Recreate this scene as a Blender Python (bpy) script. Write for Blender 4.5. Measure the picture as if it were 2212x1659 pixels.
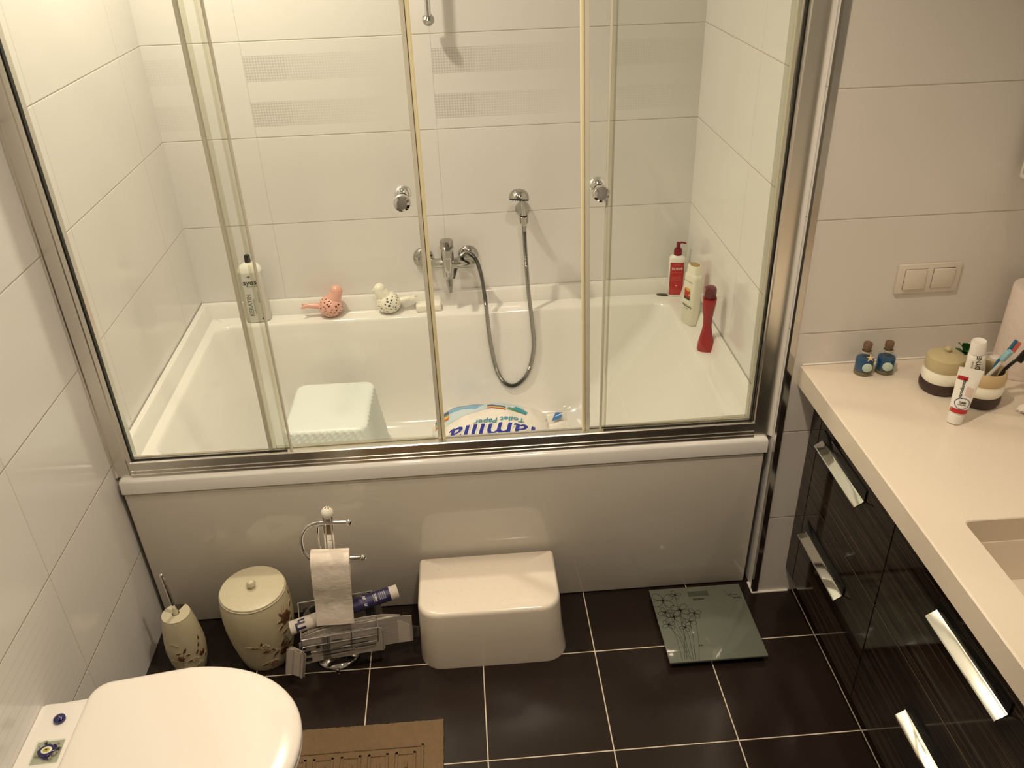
import bpy, bmesh, math, random
from mathutils import Vector, Matrix, noise

# ------------------------------------------------------------------ scene, camera, light
scene = bpy.context.scene
for o in list(bpy.data.objects):
    bpy.data.objects.remove(o, do_unlink=True)
COL = scene.collection
PI = math.pi
R = math.radians

cam_data = bpy.data.cameras.new('camera')
cam = bpy.data.objects.new('camera', cam_data)
COL.objects.link(cam)
cam_data.sensor_width = 36.0
cam_data.lens = 36.0 * 1828.44 / 2212.0
cam_data.clip_start = 0.05
cx = Vector((0.997124, -0.069357, -0.030541))
cy = Vector((0.061723, 0.509426, 0.858298))
cz = -Vector((0.043971, 0.857715, -0.512242))
mw = Matrix((cx, cy, cz)).transposed().to_4x4()
mw.translation = Vector((0.9798, -1.90968, 1.90503))
cam.matrix_world = mw
scene.camera = cam

scene.view_settings.view_transform = 'Standard'
scene.view_settings.look = 'None'
scene.view_settings.gamma = 1.0
scene.view_settings.use_curve_mapping = False
scene.view_settings.exposure = 0.0

world = bpy.data.worlds.new('world')
scene.world = world
world.use_nodes = True
world.node_tree.nodes['Background'].inputs[0].default_value = (1.0, 0.82, 0.60, 1)
world.node_tree.nodes['Background'].inputs[1].default_value = 0.02

ROOM_L, ROOM_R, ROOM_F, ROOM_B, ROOM_H = 0.0, 2.43, -2.75, 0.9806, 2.50
WD, YP = 1.7939, -0.0535           # shower right wall, face of the partition beside the vanity


def lamp(name, loc, power, size, color, target=None, spread=180):
    l = bpy.data.lights.new(name, 'AREA')
    l.shape = 'DISK'
    l.size = size
    l.energy = power
    l.color = color
    l.spread = R(spread)
    o = bpy.data.objects.new(name, l)
    o.location = loc
    d = (Vector(target) - Vector(loc)) if target else Vector((0, 0, -1))
    o.rotation_euler = d.to_track_quat('-Z', 'Y').to_euler()
    COL.objects.link(o)
    return o


TUBC = (1.0, 0.870, 0.665)
WARM = (1.0, 0.825, 0.635)
lamp('ceiling_spot_light_tub', (0.32, 0.47, 2.465), 16.6, 0.09, TUBC, spread=175)
lamp('ceiling_spot_light_middle', (1.25, -0.75, 2.465), 9.4, 0.10, WARM, spread=120)
lamp('ceiling_spot_light_toilet', (0.60, -0.45, 2.465), 2.8, 0.10, WARM, spread=120)
lamp('ceiling_spot_light_door', (1.10, -1.60, 2.465), 2.6, 0.12, WARM, spread=170)
lamp('mirror_lamp_light_near', (2.12, -1.53, 2.015), 0.5, 0.05, WARM, (1.7, -1.4, 0.8))
lamp('mirror_lamp_light_far', (2.12, -1.13, 2.015), 0.7, 0.05, WARM, (1.7, -1.0, 0.8))


# ------------------------------------------------------------------ materials
def lin(c):
    return tuple(((x / 255.0) / 12.92 if x / 255.0 <= 0.04045 else ((x / 255.0 + 0.055) / 1.055) ** 2.4) for x in c) + (1.0,)


class NX:
    """tiny wrapper so that node maths can be written as expressions"""
    def __init__(self, nt, s): self.nt, self.s = nt, s

    def _m(self, op, *a):
        n = self.nt.nodes.new('ShaderNodeMath'); n.operation = op
        for i, v in enumerate((self,) + a):
            if isinstance(v, NX): self.nt.links.new(v.s, n.inputs[i])
            else: n.inputs[i].default_value = v
        return NX(self.nt, n.outputs[0])
    def __add__(self, o): return self._m('ADD', o)
    def __sub__(self, o): return self._m('SUBTRACT', o)
    def __mul__(self, o): return self._m('MULTIPLY', o)
    def __truediv__(self, o): return self._m('DIVIDE', o)
    def fract(self): return self._m('FRACT')
    def absv(self): return self._m('ABSOLUTE')
    def lt(self, o): return self._m('LESS_THAN', o)
    def gt(self, o): return self._m('GREATER_THAN', o)
    def maxv(self, o): return self._m('MAXIMUM', o)
    def minv(self, o): return self._m('MINIMUM', o)
    def powv(self, o): return self._m('POWER', o)
    def floor(self): return self._m('FLOOR')

    def smooth(self, a, b, ta=0.0, tb=1.0):
        n = self.nt.nodes.new('ShaderNodeMapRange'); n.interpolation_type = 'SMOOTHSTEP'
        self.nt.links.new(self.s, n.inputs[0])
        for i, v in zip((1, 2, 3, 4), (a, b, ta, tb)): n.inputs[i].default_value = v
        return NX(self.nt, n.outputs[0])


def new_mat(name):
    m = bpy.data.materials.new(name); m.use_nodes = True
    nt = m.node_tree
    return m, nt, nt.nodes['Principled BSDF']


def setp(b, **k):
    for n, v in k.items():
        b.inputs[n.replace('_', ' ')].default_value = v


def plain(name, rgb, rough=0.5, metal=0.0, spec=0.5, noise_amt=0.0, scale=40, bump=0.0, bscale=None, stretch=None, coat=0.0):
    m, nt, b = new_mat(name)
    setp(b, Base_Color=lin(rgb), Roughness=rough, Metallic=metal)
    b.inputs['Specular IOR Level'].default_value = spec
    b.inputs['Coat Weight'].default_value = coat
    if noise_amt or bump:
        tc = nt.nodes.new('ShaderNodeTexCoord'); mp = nt.nodes.new('ShaderNodeMapping')
        nt.links.new(tc.outputs['Object'], mp.inputs[0])
        if stretch: mp.inputs['Scale'].default_value = stretch
        n = nt.nodes.new('ShaderNodeTexNoise'); n.inputs['Scale'].default_value = scale; n.inputs['Detail'].default_value = 4
        nt.links.new(mp.outputs[0], n.inputs[0])
        if noise_amt:
            r = nt.nodes.new('ShaderNodeMix'); r.data_type = 'RGBA'
            c = lin(rgb)
            r.inputs[6].default_value = tuple(x * (1 - noise_amt) for x in c[:3]) + (1,)
            r.inputs[7].default_value = tuple(min(1, x * (1 + noise_amt)) for x in c[:3]) + (1,)
            nt.links.new(n.outputs[0], r.inputs[0]); nt.links.new(r.outputs[2], b.inputs['Base Color'])
        if bump:
            n2 = nt.nodes.new('ShaderNodeTexNoise'); n2.inputs['Scale'].default_value = bscale or scale; n2.inputs['Detail'].default_value = 3
            nt.links.new(mp.outputs[0], n2.inputs[0])
            bp = nt.nodes.new('ShaderNodeBump'); bp.inputs['Strength'].default_value = 1.0; bp.inputs['Distance'].default_value = bump
            nt.links.new(n2.outputs[0], bp.inputs['Height']); nt.links.new(bp.outputs[0], b.inputs['Normal'])
    return m


def mixcol(nt, fac, a, b):
    r = nt.nodes.new('ShaderNodeMix'); r.data_type = 'RGBA'
    if isinstance(fac, NX): nt.links.new(fac.s, r.inputs[0])
    else: r.inputs[0].default_value = fac
    for i, v in ((6, a), (7, b)):
        if isinstance(v, tuple): r.inputs[i].default_value = v
        else: nt.links.new(v, r.inputs[i])
    return r.outputs[2]


def wall_tiles(name, axis, off, vw=0.5997, zm=0.2904, c=0.3001, rgb=(232, 230, 226), decor=None):
    """glossy white 60x30 wall tiles with thin joints, in world position"""
    m, nt, b = new_mat(name)
    g = nt.nodes.new('ShaderNodeNewGeometry'); sp = nt.nodes.new('ShaderNodeSeparateXYZ')
    nt.links.new(g.outputs['Position'], sp.inputs[0])
    h = NX(nt, sp.outputs[0 if axis == 'x' else 1]); z = NX(nt, sp.outputs[2])
    dz = (((z - (zm - 10 * c)) / c + 0.5).fract() - 0.5).absv() * c
    dh = (((h - (off - 10 * vw)) / vw + 0.5).fract() - 0.5).absv() * vw
    zl = dz.lt(0.0011); hl = dh.lt(0.0007)
    line = zl.maxv(hl * 0.45)
    col = mixcol(nt, line, lin(rgb), lin((188, 180, 164)))
    if decor == 'dots':
        u = ((h - 0.9072) / vw + 10.0).fract()
        inten = u.smooth(0.0, 0.95, 1.0, 0.0) * (u.lt(0.22) * 0.25 + 0.75)
        inten = inten * (h.lt(1.5) * 0.65 + 0.35)
        band = (z - 1.4085).absv().lt(0.0395).maxv((z - 1.266).absv().lt(0.0395) * 1.0)
        px = ((h / 0.0088).fract() - 0.5); pz = ((z / 0.0088).fract() - 0.5)
        dot = (px * px + pz * pz).lt(0.150)
        f = band * inten * dot * 0.34
        f2 = band * inten * 0.11
        col = mixcol(nt, f.maxv(f2), col, lin((122, 110, 92)))
    if decor == 'stripes':
        # fine grooved lines on the lowest but one tile row, beside the toilet
        row = z.gt(0.30) * z.lt(0.575)
        fade = h.smooth(-0.62, -0.40, 1.0, 0.0)
        st = ((z / 0.0235).fract() - 0.5).absv().lt(0.05)
        col = mixcol(nt, row * st * fade * 0.15, col, lin((120, 112, 98)))
    nt.links.new(col, b.inputs['Base Color'])
    setp(b, Roughness=0.13)
    b.inputs['Specular IOR Level'].default_value = 0.45
    hgt = dz.minv(dh + 0.0012).smooth(0.0, 0.0030)
    nz = nt.nodes.new('ShaderNodeTexNoise'); nz.inputs['Scale'].default_value = 2.2; nz.inputs['Detail'].default_value = 1
    nt.links.new(g.outputs['Position'], nz.inputs[0])
    bp = nt.nodes.new('ShaderNodeBump'); bp.inputs['Distance'].default_value = 0.0012; bp.inputs['Strength'].default_value = 0.7
    nt.links.new(hgt.s, bp.inputs['Height'])
    bp2 = nt.nodes.new('ShaderNodeBump'); bp2.inputs['Distance'].default_value = 0.0015; bp2.inputs['Strength'].default_value = 1.0
    nt.links.new(nz.outputs[0], bp2.inputs['Height']); nt.links.new(bp.outputs[0], bp2.inputs['Normal'])
    nt.links.new(bp2.outputs[0], b.inputs['Normal'])
    return m


def floor_tiles():
    m, nt, b = new_mat('floor_tiles')
    g = nt.nodes.new('ShaderNodeNewGeometry'); sp = nt.nodes.new('ShaderNodeSeparateXYZ')
    nt.links.new(g.outputs['Position'], sp.inputs[0])
    x = NX(nt, sp.outputs[0]); y = NX(nt, sp.outputs[1])
    a, bb = 0.3202, 0.3219
    dx = (((x - (0.6349 - 10 * a)) / a + 0.5).fract() - 0.5).absv() * a
    dy = (((y - (-0.238 - 20 * bb)) / bb + 0.5).fract() - 0.5).absv() * bb
    d = dx.minv(dy)
    line = d.lt(0.00155)
    nz = nt.nodes.new('ShaderNodeTexNoise'); nz.inputs['Scale'].default_value = 6; nz.inputs['Detail'].default_value = 5
    nt.links.new(g.outputs['Position'], nz.inputs[0])
    base = mixcol(nt, NX(nt, nz.outputs[0]), lin((33, 25, 22)), lin((44, 34, 29)))
    col = mixcol(nt, line, base, lin((214, 203, 182)))
    nt.links.new(col, b.inputs['Base Color'])
    rg = line * 0.5 + 0.16
    nt.links.new(rg.s, b.inputs['Roughness'])
    b.inputs['Specular IOR Level'].default_value = 0.42
    bp = nt.nodes.new('ShaderNodeBump'); bp.inputs['Distance'].default_value = 0.001; bp.inputs['Strength'].default_value = 0.5
    nt.links.new(d.smooth(0.0, 0.003).s, bp.inputs['Height']); nt.links.new(bp.outputs[0], b.inputs['Normal'])
    return m


def zebrano():
    m, nt, b = new_mat('dark_striped_veneer')
    g = nt.nodes.new('ShaderNodeNewGeometry'); mp = nt.nodes.new('ShaderNodeMapping')
    nt.links.new(g.outputs['Position'], mp.inputs[0]); mp.inputs['Scale'].default_value = (1.0, 0.55, 95.0)
    n = nt.nodes.new('ShaderNodeTexNoise'); n.inputs['Scale'].default_value = 1.9; n.inputs['Detail'].default_value = 9; n.inputs['Roughness'].default_value = 0.68
    nt.links.new(mp.outputs[0], n.inputs[0])
    cr = nt.nodes.new('ShaderNodeValToRGB')
    e = cr.color_ramp.elements
    e[0].position = 0.40; e[0].color = lin((20, 14, 11)); e[1].position = 0.74; e[1].color = lin((92, 74, 56))
    k = e.new(0.52); k.color = lin((42, 32, 25))
    nt.links.new(n.outputs[0], cr.inputs[0]); nt.links.new(cr.outputs[0], b.inputs['Base Color'])
    setp(b, Roughness=0.06); b.inputs['Specular IOR Level'].default_value = 0.5
    return m


def glass(name, tint, ior=1.45, rough=0.0):
    """thin clear pane: tinted transparency with a Fresnel gloss"""
    m = bpy.data.materials.new(name); m.use_nodes = True
    nt = m.node_tree; nt.nodes.clear()
    out = nt.nodes.new('ShaderNodeOutputMaterial'); mx = nt.nodes.new('ShaderNodeMixShader')
    tr = nt.nodes.new('ShaderNodeBsdfTransparent'); tr.inputs[0].default_value = tint
    gl = nt.nodes.new('ShaderNodeBsdfGlossy'); gl.inputs['Roughness'].default_value = rough
    fr = nt.nodes.new('ShaderNodeFresnel'); fr.inputs[0].default_value = ior
    # the far face of a sheet only lets the light out again
    gm = nt.nodes.new('ShaderNodeNewGeometry')
    fac = NX(nt, fr.outputs[0]) * (NX(nt, gm.outputs['Backfacing']) * -1.0 + 1.0)
    nt.links.new(fac.s, mx.inputs[0]); nt.links.new(tr.outputs[0], mx.inputs[1]); nt.links.new(gl.outputs[0], mx.inputs[2])
    nt.links.new(mx.outputs[0], out.inputs[0])
    return m


def emit(name, rgb, s):
    m = bpy.data.materials.new(name); m.use_nodes = True
    nt = m.node_tree; nt.nodes.clear()
    out = nt.nodes.new('ShaderNodeOutputMaterial'); e = nt.nodes.new('ShaderNodeEmission')
    e.inputs[0].default_value = rgb + (1,); e.inputs[1].default_value = s
    nt.links.new(e.outputs[0], out.inputs[0])
    return m


M = {}
M['wall_left'] = wall_tiles('tiles_left_wall', 'y', 0.1740, decor='stripes')
M['wall_back'] = wall_tiles('tiles_back_wall', 'x', 0.9072, decor='dots')
M['wall_sr'] = wall_tiles('tiles_shower_right', 'y', 0.42)
M['wall_part'] = wall_tiles('tiles_partition', 'x', WD, rgb=(226, 220, 212))
M['wall_gen'] = wall_tiles('tiles_room', 'x', 0.25)
M['floor'] = floor_tiles()
M['paint'] = plain('ceiling_paint', (235, 232, 226), 0.8)
M['acrylic'] = plain('white_acrylic', (236, 234, 228), 0.10, coat=0.3)
M['apron'] = plain('white_apron', (218, 212, 200), 0.06, coat=0.2)
M['ceramic'] = plain('white_ceramic', (244, 240, 234), 0.10, coat=0.3)
M['seatpl'] = plain('white_seat_plastic', (246, 240, 232), 0.16)
M['bench'] = plain('cream_plastic', (240, 230, 214), 0.16, coat=0.2)
M['stoolpl'] = plain('mint_white_plastic', (232, 240, 236), 0.32)
M['chrome'] = plain('chrome', (225, 225, 226), 0.06, 1.0)
M['satin'] = plain('polished_aluminium', (226, 223, 216), 0.24, 1.0)
M['dull'] = plain('grey_chrome', (182, 181, 176), 0.10, 1.0)  # evenly darker grey than the plain chrome
M['gapblack'] = plain('gap_shade_black', (24, 26, 24), 0.08)  # shade of the gap behind the handle plates, put in as colour
M['handle'] = plain('bright_handle_metal', (246, 247, 242), 0.05, 1.0)
M['darkchrome'] = plain('trim_chrome', (190, 188, 184), 0.12, 1.0)
M['hose'] = plain('hose_metal', (158, 157, 152), 0.25, 1.0)
M['gasket'] = plain('black_gasket', (25, 22, 18), 0.5)
M['seal'] = glass('clear_seal', (0.925, 0.915, 0.865, 1), 1.4, 0.2)
M['seal_y'] = plain('yellowed_seal', (240, 230, 188), 0.35)
M['seal_g'] = plain('grey_seal', (216, 211, 194), 0.3)
M['glass'] = glass('shower_glass', (0.985, 0.992, 0.978, 1))
M['veneer'] = zebrano()
M['plinth'] = plain('dark_plinth', (22, 18, 16), 0.3)
M['stone'] = plain('cream_worktop', (228, 216, 198), 0.22, noise_amt=0.02, scale=300)
M['white_pl'] = plain('white_plastic', (240, 236, 228), 0.3)
M['switch'] = plain('switch_plastic', (224, 214, 200), 0.35)
M['black'] = plain('black_plastic', (22, 20, 20), 0.35)
M['ink'] = plain('black_ink', (30, 30, 32), 0.5)
M['inkgrey'] = plain('grey_ink', (118, 112, 104), 0.5)
M['navy'] = plain('navy_ink', (38, 32, 78), 0.45)
M['paper'] = plain('toilet_tissue', (246, 236, 222), 0.95, bump=0.0022, bscale=60, noise_amt=0.02, scale=30)
M['towel'] = plain('kitchen_paper', (246, 232, 220), 0.95, bump=0.003, bscale=55)
M['newsprint'] = plain('newsprint', (176, 168, 158), 0.85, noise_amt=0.30, scale=9, stretch=(3, 1, 26))
M['newsprint_d'] = plain('newsprint_printed', (120, 112, 104), 0.85, noise_amt=0.5, scale=28, stretch=(2, 1, 14))
M['glossmag'] = plain('magazine_dark', (86, 84, 82), 0.35, noise_amt=0.7, scale=14, stretch=(1, 1, 5))
M['pagew'] = plain('white_page', (204, 196, 184), 0.8)
M['pearl'] = plain('pearl_resin', (206, 196, 164), 0.36, noise_amt=0.10, scale=16, bump=0.0006, bscale=90)
M['pearl_lid'] = plain('pearl_resin_lid', (214, 206, 178), 0.30, noise_amt=0.06, scale=14, stretch=(1, 4, 1), bump=0.0004, bscale=60)
M['relief'] = plain('relief_pale', (176, 160, 132), 0.35)
M['relief_d'] = plain('relief_copper', (120, 82, 54), 0.30, 0.35)
M['rug'] = plain('beige_cotton', (134, 110, 80), 0.97, noise_amt=0.14, scale=70, bump=0.004, bscale=420)
M['scaleglass'] = plain('grey_green_glass', (108, 112, 100), 0.07, coat=0.5)
M['lcd'] = plain('grey_display', (74, 80, 68), 0.2)
M['pink'] = plain('pink_glaze', (240, 182, 166), 0.18, coat=0.4)
M['whiteglaze'] = plain('white_glaze', (246, 242, 226), 0.16, coat=0.4)
M['soap'] = plain('white_soap', (244, 240, 228), 0.4)
M['shampoo'] = plain('pale_grey_bottle', (214, 212, 204), 0.28)
M['shampoo_top'] = plain('white_shoulder', (244, 242, 232), 0.25)
M['red'] = plain('red_label', (184, 44, 44), 0.3)
M['darkred'] = plain('dark_red_cap', (128, 22, 40), 0.3)
M['redb'] = plain('red_bottle', (164, 32, 36), 0.24, coat=0.3)
M['plum'] = plain('plum_cap', (106, 44, 46), 0.3)
M['cream_b'] = plain('cream_bottle', (242, 238, 218), 0.28, coat=0.2)
M['tan_d'] = plain('tan_cap_recess', (168, 144, 98), 0.5)
M['gold'] = plain('gold_label', (226, 172, 60), 0.35)
M['green_d'] = plain('dark_olive_plastic', (62, 62, 36), 0.35)
M['tan'] = plain('tan_glaze', (190, 176, 136), 0.35)
M['tan2'] = plain('warm_tan_glaze', (206, 180, 136), 0.35)
M['brown'] = plain('dark_brown_glaze', (62, 44, 38), 0.45)
M['cork'] = plain('cork', (118, 94, 70), 0.85, noise_amt=0.3, scale=160)
M['bottleglass'] = glass('little_bottle_glass', (0.90, 0.95, 0.95, 1), 1.45)
M['sand'] = plain('sand', (140, 118, 84), 0.9, noise_amt=0.3, scale=260)
M['starf'] = plain('starfish', (232, 202, 150), 0.7)
M['shell'] = plain('pale_shell_disc', (190, 208, 194), 0.4, noise_amt=0.1, scale=120)
M['leaf'] = plain('green_leaf', (44, 104, 40), 0.35, noise_amt=0.2, scale=60)
M['blueplastic'] = plain('pale_blue_plastic', (150, 196, 208), 0.3)
M['bluebrush'] = plain('blue_plastic', (36, 104, 136), 0.3)
M['redbr'] = plain('coral_bristles', (206, 104, 92), 0.6)
M['cobalt'] = plain('cobalt_glass', (26, 18, 86), 0.05, coat=0.6)
M['eyewhite'] = plain('eye_white', (236, 232, 206), 0.15)
M['eyeyellow'] = plain('eye_yellow', (176, 170, 70), 0.15)
M['clearg'] = glass('clear_glass_tile', (0.93, 0.96, 0.92, 1), 1.6, 0.03)
M['flake'] = plain('silver_flake', (210, 205, 190), 0.15, 0.9)
M['flakeb'] = plain('blue_flake', (54, 48, 120), 0.2, 0.2)
M['skyblue'] = plain('sky_blue_print', (120, 176, 214), 0.25)
M['midblue'] = plain('mid_blue_print', (60, 122, 186), 0.25)
M['paleblue'] = plain('pale_blue_print', (200, 218, 224), 0.25)
M['royal'] = plain('royal_blue_print', (38, 54, 150), 0.25)
M['teal'] = plain('teal_print', (58, 148, 170), 0.25)
M['orangep'] = plain('orange_print', (226, 106, 56), 0.3)
M['yellowp'] = plain('yellow_print', (232, 196, 84), 0.3)
M['greenp'] = plain('green_print', (88, 148, 96), 0.3)
M['purplep'] = plain('purple_print', (98, 62, 110), 0.3)
M['film'] = plain('plastic_film_pack', (236, 232, 222), 0.18, bump=0.004, bscale=14, coat=0.3)
M['mirror'] = plain('mirror_silver', (225, 228, 226), 0.01, 1.0)
M['bulb'] = emit('lamp_glow', (1.0, 0.80, 0.52), 9.0)
M['door'] = plain('white_door_paint', (226, 220, 208), 0.4)
M['pinkprint'] = plain('pink_print', (222, 130, 118), 0.4)


def liquid():
    m, nt, b = new_mat('blue_liquid')
    tc = nt.nodes.new('ShaderNodeTexCoord'); sp = nt.nodes.new('ShaderNodeSeparateXYZ')
    nt.links.new(tc.outputs['Object'], sp.inputs[0])
    n = nt.nodes.new('ShaderNodeTexNoise'); n.inputs['Scale'].default_value = 90
    nt.links.new(tc.outputs['Object'], n.inputs[0])
    f = (NX(nt, sp.outputs[2]) + NX(nt, n.outputs[0]) * 0.014).smooth(0.010, 0.030)
    nt.links.new(mixcol(nt, f, lin((92, 90, 72)), lin((38, 80, 118))), b.inputs['Base Color'])
    setp(b, Roughness=0.15)
    return m


M['liquid'] = liquid()


# ------------------------------------------------------------------ mesh helpers
class MB:
    def __init__(self):
        self.bm = bmesh.new(); self.mats = []; self.mi = 0

    def mat(self, key):
        if key not in self.mats: self.mats.append(key)
        self.mi = self.mats.index(key)
        return self

    def _faces(self, fs):
        for f in fs: f.material_index = self.mi

    def poly(self, pts):
        vs = [self.bm.verts.new(p) for p in pts]
        f = self.bm.faces.new(vs); f.material_index = self.mi
        return f

    def box(self, x0, x1, y0, y1, z0, z1, bev=0.0, seg=2, mtx=None):
        vs = [self.bm.verts.new((x, y, z)) for z in (z0, z1) for y in (y0, y1) for x in (x0, x1)]
        idx = ((0, 2, 3, 1), (4, 5, 7, 6), (0, 1, 5, 4), (2, 6, 7, 3), (0, 4, 6, 2), (1, 3, 7, 5))
        fs = [self.bm.faces.new([vs[i] for i in f]) for f in idx]
        self._faces(fs)
        if bev > 0:
            es = list({e for f in fs for e in f.edges})
            r = bmesh.ops.bevel(self.bm, geom=es, offset=bev, segments=seg, affect='EDGES', profile=0.5)
            vv = {v for f in r['faces'] for v in f.verts}
            for f in self.bm.faces:
                if all(v in vv for v in f.verts): f.material_index = self.mi
            vs = list(vv)
        if mtx is not None:
            for v in set(vs): v.co = mtx @ v.co
        return self

    def rings(self, rings, cap0=True, cap1=True, closed=True):
        vr = [[self.bm.verts.new(p) for p in r] for r in rings]
        n = len(vr[0])
        for a, b in zip(vr[:-1], vr[1:]):
            for i in range(n if closed else n - 1):
                j = (i + 1) % n
                try:
                    f = self.bm.faces.new((a[i], a[j], b[j], b[i])); f.material_index = self.mi
                except ValueError: pass
        if cap0:
            f = self.bm.faces.new(list(reversed(vr[0]))); f.material_index = self.mi
        if cap1:
            f = self.bm.faces.new(vr[-1]); f.material_index = self.mi
        return self

    def lathe(self, prof, c=(0, 0, 0), n=32, sx=1.0, sy=1.0, mtx=None, cap0=True, cap1=True):
        rs = []
        for r, z in prof:
            r = max(r, 1e-5)
            ring = [Vector((r * sx * math.cos(2 * PI * i / n), r * sy * math.sin(2 * PI * i / n), z)) for i in range(n)]
            rs.append([(mtx @ p if mtx is not None else p + Vector(c)) for p in ring])
        self.rings(rs, cap0, cap1)
        return self

    def cyl(self, p0, p1, r0, r1=None, n=20):
        p0, p1 = Vector(p0), Vector(p1)
        r1 = r0 if r1 is None else r1
        q = (p1 - p0).to_track_quat('Z', 'Y').to_matrix().to_4x4(); q.translation = p0
        L = (p1 - p0).length
        return self.lathe([(r0, 0), (r1, L)], n=n, mtx=q)

    def axis_lathe(self, p0, d, prof, n=28):
        q = Vector(d).to_track_quat('Z', 'Y').to_matrix().to_4x4(); q.translation = Vector(p0)
        return self.lathe(prof, n=n, mtx=q)

    def sphere(self, c, r, n=20, sc=(1, 1, 1), mtx=None):
        prof = [(r * math.sin(PI * k / (n // 2)), -r * math.cos(PI * k / (n // 2))) for k in range(n // 2 + 1)]
        m = Matrix.Translation(Vector(c)) @ (mtx if mtx is not None else Matrix.Identity(4)) @ Matrix.Diagonal((sc[0], sc[1], sc[2], 1))
        return self.lathe(prof, n=n, mtx=m)

    def tube(self, pts, r, n=10, smooth=0, radii=None):
        pts = [Vector(p) for p in pts]
        if smooth: pts = catmull(pts, smooth)
        rs = []; up = None
        for i, p in enumerate(pts):
            t = (pts[min(i + 1, len(pts) - 1)] - pts[max(i - 1, 0)]).normalized()
            if up is None: up = t.orthogonal().normalized()
            up = (up - t * up.dot(t)).normalized(); s = t.cross(up)
            rr = radii(i / (len(pts) - 1)) if radii else r
            rs.append([p + up * (rr * math.cos(2 * PI * k / n)) + s * (rr * math.sin(2 * PI * k / n)) for k in range(n)])
        self.rings(rs)
        return self

    def prism(self, pts, z0, z1, axis='z'):
        def P(a, b, h):
            return {'z': (a, b, h), 'y': (a, h, b), 'x': (h, a, b)}[axis]
        self.rings([[P(a, b, z0) for a, b in pts], [P(a, b, z1) for a, b in pts]])
        return self

    def build(self, name, parent=None, angle=35, world=True, mtx=None, smooth=True):
        bm = self.bm
        if mtx is not None: bm.transform(mtx)
        bmesh.ops.remove_doubles(bm, verts=bm.verts, dist=1e-6)
        bmesh.ops.recalc_face_normals(bm, faces=bm.faces)
        a = R(angle)
        for f in bm.faces: f.smooth = smooth
        for e in bm.edges:
            if len(e.link_faces) == 2 and e.calc_face_angle(0) > a: e.smooth = False
        me = bpy.data.meshes.new(name); bm.to_mesh(me); bm.free()
        for k in self.mats: me.materials.append(M[k])
        o = bpy.data.objects.new(name, me); COL.objects.link(o)
        if parent is not None:
            o.parent = parent
        return o


def catmull(P, k):
    out = []
    for i in range(len(P) - 1):
        p0, p1, p2, p3 = P[max(i - 1, 0)], P[i], P[i + 1], P[min(i + 2, len(P) - 1)]
        for j in range(k):
            t = j / k
            out.append(0.5 * ((2 * p1) + (p2 - p0) * t + (2 * p0 - 5 * p1 + 4 * p2 - p3) * t * t + (3 * p1 - p0 - 3 * p2 + p3) * t ** 3))
    out.append(P[-1])
    return out


def rrect(x0, x1, y0, y1, r, n=8):
    """rounded rectangle, counter-clockwise, 4*(n+1) points"""
    pts = []
    for cx_, cy_, a0 in ((x1 - r, y1 - r, 0), (x0 + r, y1 - r, 90), (x0 + r, y0 + r, 180), (x1 - r, y0 + r, 270)):
        for i in range(n + 1):
            a = R(a0 + 90 * i / n)
            pts.append((cx_ + r * math.cos(a), cy_ + r * math.sin(a)))
    return pts


def superell(a, b, n, k, e=4.0, rot=0.0):
    pts = []
    for i in range(n):
        t = 2 * PI * i / n
        c, s = math.cos(t), math.sin(t)
        x = a * math.copysign(abs(c) ** (2 / e), c); y = b * math.copysign(abs(s) ** (2 / e), s)
        pts.append((x * math.cos(rot) - y * math.sin(rot), x * math.sin(rot) + y * math.cos(rot)))
    return pts


def text_into(mb, s, size, fn, align='CENTER', bold=0.0, shear=0.0, cuts=0):
    """letters as real faces; fn maps the flat (x, y) of the text to a 3D point"""
    cu = bpy.data.curves.new('lettering', 'FONT'); cu.body = s; cu.size = size
    cu.align_x = align; cu.align_y = 'CENTER'; cu.offset = bold; cu.shear = shear; cu.resolution_u = 2
    ob = bpy.data.objects.new('lettering', cu); COL.objects.link(ob)
    dg = bpy.context.evaluated_depsgraph_get()
    me = bpy.data.meshes.new_from_object(ob.evaluated_get(dg))
    tb_ = bmesh.new(); tb_.from_mesh(me)
    for _ in range(cuts):
        bmesh.ops.triangulate(tb_, faces=tb_.faces)
        bmesh.ops.subdivide_edges(tb_, edges=[e for e in tb_.edges if e.calc_length() > size * 0.06], cuts=1)
    tb_.verts.index_update()
    vs = [mb.bm.verts.new(fn(v.co.x, v.co.y)) for v in tb_.verts]
    for p in tb_.faces:
        try:
            f = mb.bm.faces.new([vs[v.index] for v in p.verts]); f.material_index = mb.mi
        except ValueError: pass
    tb_.free()
    bpy.data.objects.remove(ob, do_unlink=True); bpy.data.curves.remove(cu); bpy.data.meshes.remove(me)


def root(name, loc, label, cat, rz=0.0, group=None, rot=None):
    o = bpy.data.objects.new(name, None); o.empty_display_size = 0.05
    COL.objects.link(o); o.location = loc; o.rotation_euler = rot if rot else (0, 0, rz)
    tag(o, label, cat, group)
    return o


def tag(o, label, cat, group=None):
    o['label'] = label; o['category'] = cat
    if group: o['group'] = group
    return o


def struct(mb, name):
    o = mb.build(name); o['kind'] = 'structure'
    return o


def off(v):
    return Matrix.Translation(-Vector(v))


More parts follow.
